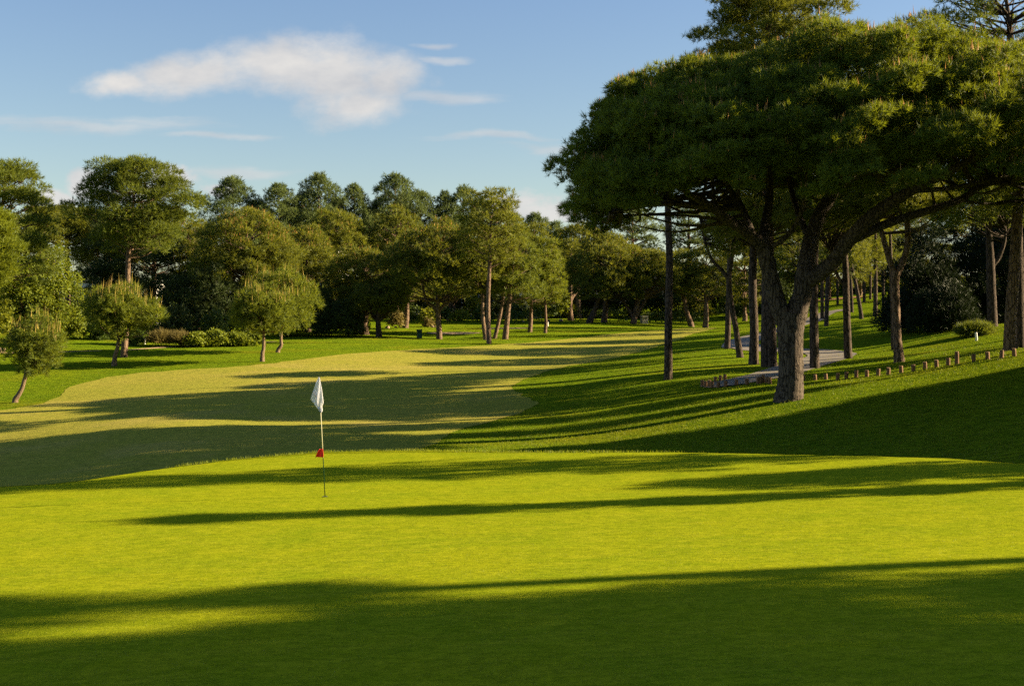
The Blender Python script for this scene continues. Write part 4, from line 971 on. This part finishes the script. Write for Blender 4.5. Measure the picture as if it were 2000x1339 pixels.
# ---- small lawn objects
def stake(px, py, hp, wp, lab, Y=None, mat=M_WHITE, lean=0):
    c = atY(px, Y) if Y else at(px, py); s = c[1]/F; h = hp*s; w = wp*s/2; m = MB()
    m.v = []; n = 10; a = [i*2*math.pi/n for i in range(n)]
    for rad, z in ((w, -.15), (w, h*.93), (w*.8, h)): m.v += [(rad*math.cos(t)+lean*max(z, 0), rad*math.sin(t), z) for t in a]
    for k in range(2): m.f += [(k*n+i, k*n+(i+1) % n, (k+1)*n+(i+1) % n, (k+1)*n+i) for i in range(n)]
    m.f.append(tuple(2*n+i for i in range(n))); o = m.build('marker_stake', mat, None, False); o.location = tuple(c); return tag(o, lab, 'marker stake')
stake(283, 672, 10, 2.6, 'small white marker stake beside the dry tufts on the left lawn')
stake(1908, 656, 16, 5, 'white marker stake leaning slightly at the foot of the shaded thicket', Y=66, lean=-.12)
stake(1070, 637, 8, 2.4, 'tiny pale stake beside the rightmost thin trunk of the clump')
stake(1344, 624, 9, 2.6, 'tiny white stake beside the neat rounded pine')
def lawn_box(name, px, py, wp, hp, mat, lab, cat, Y=None, topm=None):
    c = atY(px, Y) if Y else at(px, py); s = c[1]/F; w = wp*s; h = hp*s
    r = empty(name, tuple(c), lab, cat, rz=.3)
    m = MB(); m.box(-w/2, w/2, -w/2, w/2, -.1, h*.86); m.build('body', mat, r, bevel=.02)
    m = MB(); m.box(-w*.56, w*.56, -w*.56, w*.56, h*.862, h); m.build('lid', topm or mat, r, bevel=.03)
    m = MB(); m.box(-w*.3, w*.3, -w*.53, -w*.502, h*.6, h*.74); m.build('slot', M_BLACK, r)
lawn_box('litter_bin', 819, 660, 9, 17, M_GREENBIN, 'dark green litter bin standing alone on the lawn', 'litter bin')
lawn_box('utility_box', 1258, 626, 12, 15, M_GREYBOX, 'pale grey utility box behind the two spreading trunks', 'utility box', Y=137)
rngS = random.Random(4)
import bmesh
def rock(px, py, wp, lab, Y=None):
    c = atY(px, Y) if Y else at(px, py); r = wp*c[1]/F/2
    bm = bmesh.new(); bmesh.ops.create_icosphere(bm, subdivisions=2, radius=r)
    for v in bm.verts: v.co = Vector((v.co.x*rngS.uniform(.9, 1.2), v.co.y*.9, v.co.z*.75))*rngS.uniform(.86, 1.1)
    me = D.meshes.new('garden_rock'); bm.to_mesh(me); bm.free(); me.materials.append(M_STONE)
    o = D.objects.new('garden_rock', me); COL.objects.link(o); o.location = (c[0], c[1], c[2]+r*.35); tag(o, lab, 'rock', 'garden rocks by the shrubs')
for px, py, w, Y, lab in [(757,635,9,119,'largest sandy rock right of the small shaded pine'),(773,635,6,120,'small sandy rock right of the largest one'),(783,635,5,120,'tiny sandy rock at the end of the row by the shaded pine'),(704,636,8,114,'sandy rock left of the small shaded pine'),
     (845,637,7,121,'flat sandy rock beneath the brown twiggy shrub'),(851,636,5,121,'small rock beside the flat sandy rock'),(1022,604,6,131,'rock in the bed below the white wall'),(1070,602,8,134,'rounded rock left of the climber covered mass'),(1096,605,9,135,'brown rock below the climber covered mass'),(3,661,16,86,'orange rock at the foot of the yellow shrub at the left edge')]:
    rock(px, py, w, lab, Y)

# ================================================================== houses glimpsed through the trees
def house(px0, px1, Y, hgt, lab, roof=2.0, base=None, wins=6, deep=9, flat=False):
    a = atY(px0, Y); b = atY(px1, Y); zb = base if base is not None else min(a[2], b[2])
    r = empty('house', ((a[0]+b[0])/2, Y, zb), lab, 'house'); w = (b[0]-a[0])/2
    m = MB(); m.box(-w, w, 0, deep, -.5, hgt); m.build('wall', M_WALL, r)
    m = MB()
    if flat: m.box(-w-.2, w+.2, -.2, deep+.2, hgt+.002, hgt+.35)
    else:
        m.add([(-w-.4, -.5, hgt+.002), (w+.4, -.5, hgt+.002), (w+.4, deep+.5, hgt+.002), (-w-.4, deep+.5, hgt+.002), (-w*.7, deep/2, hgt+roof), (w*.7, deep/2, hgt+roof)], [(3,2,1,0),(0,1,5,4),(1,2,5),(2,3,4,5),(3,0,4)])
    m.build('roof', M_WALL if flat else M_ROOF, r)
    for k in range(wins):
        x = -w+(k+.5)/wins*2*w; ww = .55
        m = MB()
        for (x0, x1, z0, z1) in ((x-ww-.08, x-ww, 1, 2.4), (x+ww, x+ww+.08, 1, 2.4), (x-ww-.08, x+ww+.08, 2.4, 2.48), (x-ww-.08, x+ww+.08, .92, 1), (x-.03, x+.03, 1, 2.4)): m.box(x0, x1, -.05, .0, z0, z1)
        f = m.build('window', M_FRAME, r); m = MB(); m.box(x-ww+.002, x+ww-.002, -.02, -.004, 1.002, 2.398); m.build('pane', M_DARKGLASS, f)
    return r
house(800, 985, 152, 3.2, 'long white house half hidden behind the forked pine and central clump', wins=9)
house(1085, 1160, 150, 4.2, 'white gabled house seen right of the central clump', wins=4)
house(600, 660, 135, 7.5, 'white house sliver between the paired young pines and the dark domed pine', wins=3)
house(150, 196, 112, 3.4, 'pale house wall glimpsed left of the big maritime trunk', wins=3, flat=True, deep=3)
house(262, 300, 116, 3.4, 'small pale house corner glimpsed right of the big maritime trunk', wins=2, flat=True, deep=3)
wa = atY(930, 146); wr = empty('garden_wall', tuple(wa), 'low white garden wall catching sun behind the clump of trunks', 'wall')
m = MB(); m.box(0, 7.5, 0, .25, -.5, 1.7); m.build('wall_body', M_WALL, wr); m = MB(); m.box(-.05, 7.55, -.05, .3, 1.702, 1.8); m.build('coping', M_WHITE, wr)

# ================================================================== light, sky, camera
sun = D.lights.new('sun', 'SUN'); sun.energy = 5.0; sun.angle = math.radians(.5); sun.color = (1.0, .80, .50)
so = D.objects.new('sun', sun); COL.objects.link(so)
dv = Vector((math.cos(EL)*SV[0], math.cos(EL)*SV[1], math.sin(EL)))
so.rotation_euler = dv.to_track_quat('Z', 'Y').to_euler(); so.location = (60, 20, 60)

wd = D.worlds.new('World'); SC.world = wd; wd.use_nodes = True; nt = wd.node_tree; nt.nodes.clear(); n = N(nt)
tc = n('ShaderNodeTexCoord'); dirv = tc.outputs['Generated']
sky = n('ShaderNodeTexSky'); sky.sky_type = 'NISHITA'; sky.sun_disc = False; sky.sun_elevation = EL; sky.sun_rotation = math.pi/2-AZ
sky.air_density = 1.0; sky.dust_density = .6; sky.ozone_density = 1.4; sky.altitude = 100
sep = n('ShaderNodeSeparateXYZ', i_0=dirv)
yy = n.math('MAXIMUM', sep.outputs[1], .05)
u = n.math('DIVIDE', sep.outputs[0], yy); v = n.math('DIVIDE', sep.outputs[2], yy)
uv = n('ShaderNodeCombineXYZ', i_0=u, i_1=v, i_2=0.0).outputs[0]
def fbm(sc, det, stretch=(1, 1, 1), rough=.55, off=0):
    q = n.scalev(uv, stretch); a_ = n('ShaderNodeVectorMath', operation='ADD', i_0=q, i_1=(off, off*.7, 0))
    return n.noise(a_.outputs[0], sc, det, rough)
w1 = n('ShaderNodeTexNoise', i_Vector=uv); w1.inputs['Scale'].default_value = 16; w1.inputs['Detail'].default_value = 4
w1s = n('ShaderNodeVectorMath', operation='SUBTRACT', i_0=w1.outputs['Color'], i_1=(.5, .5, .5))
wuv = n('ShaderNodeVectorMath', operation='MULTIPLY_ADD', i_0=w1s.outputs[0], i_1=(.07, .022, 0), i_2=uv).outputs[0]
def ell(px, py, a, b, src=wuv):
    a /= F; b /= F; u0 = (px-1000)/F; v0 = (HZ-py)/F
    q = n('ShaderNodeVectorMath', operation='MULTIPLY_ADD', i_0=src, i_1=(1/a, 1/b, 0), i_2=(-u0/a, -v0/b, 0))
    l = n('ShaderNodeVectorMath', operation='LENGTH', i_0=q.outputs[0]).outputs['Value']
    return n.math('SUBTRACT', 1, l)
def group(lst, src=wuv):
    r = None
    for e in lst: x = ell(*e, src=src); r = x if r is None else n.math('SMOOTH_MAX', r, x, .25)
    return r
big = group([(235,158,110,34),(380,143,160,54),(560,132,190,72),(665,140,165,88),(690,200,130,56),(760,150,95,66)])
f1 = fbm(26, 7, (1, 1.6, 1), .62, 3.1); f2 = fbm(9, 5, (1, 2.2, 1), .55, 7.7)
mb1 = n.math('ADD', big, n.math('MULTIPLY', n.math('SUBTRACT', f1, .5), .95))
mb1 = n.math('ADD', mb1, n.math('MULTIPLY', n.math('SUBTRACT', f2, .5), .5))
maskA = n('ShaderNodeMapRange', interpolation_type='SMOOTHSTEP', i_Value=mb1, i_1=-.06, i_2=.72, i_3=0.0, i_4=.95).outputs[0]
cum = group([(185,350,55,34),(330,348,48,34),(415,368,50,24),(100,385,60,18),(1000,395,110,34),(1080,410,80,26),(270,380,60,20)])
mc = n.math('ADD', cum, n.math('MULTIPLY', n.math('SUBTRACT', f1, .5), 1.6))
maskB = n('ShaderNodeMapRange', interpolation_type='SMOOTHSTEP', i_Value=mc, i_1=.0, i_2=.5, i_3=0.0, i_4=.9).outputs[0]
wis = group([(160,240,330,22),(420,262,150,10),(850,87,38,8),(980,268,150,12),(1070,288,110,16),(860,115,60,10),(870,186,150,20),(450,335,260,16)])
fw = fbm(14, 6, (1, 7, 1), .6, 1.3)
mw = n.math('ADD', wis, n.math('MULTIPLY', n.math('SUBTRACT', fw, .5), 1.7))
maskC = n('ShaderNodeMapRange', interpolation_type='SMOOTHSTEP', i_Value=mw, i_1=.0, i_2=1.0, i_3=0.0, i_4=.5).outputs[0]
mask = n.math('MAXIMUM', n.math('MAXIMUM', maskA, maskB), maskC)
front = n('ShaderNodeMapRange', i_Value=sep.outputs[1], i_1=.1, i_2=.3).outputs[0]
mask = n.math('MULTIPLY', mask, front, clamp=True)
shade = fbm(12, 5, (1, 2.0, 1), .6, 5.5)
SK = .037
ccol = n.mix(n.ramp(shade, [(.36, (0, 0, 0)), (.66, (1, 1, 1))]), (4.2, 4.25, 4.4), (5.7, 5.5, 5.25))
grad = n('ShaderNodeMapRange', i_Value=sep.outputs[2], i_1=.02, i_2=.27).outputs[0]
skyc = n.mix(1, sky.outputs[0], n.mix(grad, (1.14, 1.08, .93), (1.0, 1.05, 1.17)), 'MULTIPLY')
final = n.mix(mask, skyc, ccol)
bg = n('ShaderNodeBackground', i_Color=final, i_Strength=SK)
n('ShaderNodeOutputWorld', i_Surface=bg.outputs[0])
wd.cycles.sampling_method = 'MANUAL'; wd.cycles.sample_map_resolution = 512

cam = D.cameras.new('camera'); co = D.objects.new('camera', cam); COL.objects.link(co); SC.camera = co
cam.sensor_width = 36; cam.lens = 36*F/2000; cam.clip_end = 6000; cam.clip_start = .1
co.location = (0, 0, EYE); co.rotation_euler = (math.pi/2, 0, 0)
cam.shift_y = -(669.5-HZ)/2000*1.0
SC.view_settings.view_transform = 'Standard'; SC.view_settings.look = 'None'; SC.view_settings.exposure = 1.95; SC.view_settings.gamma = 1
c = SC.cycles
c.use_denoising = False; c.max_bounces = 5; c.diffuse_bounces = 3; c.glossy_bounces = 2; c.transmission_bounces = 4; c.transparent_max_bounces = 4
c.use_adaptive_sampling = True; c.adaptive_threshold = .02; c.sample_clamp_indirect = 5; c.use_fast_gi = False
SC.render.use_persistent_data = False
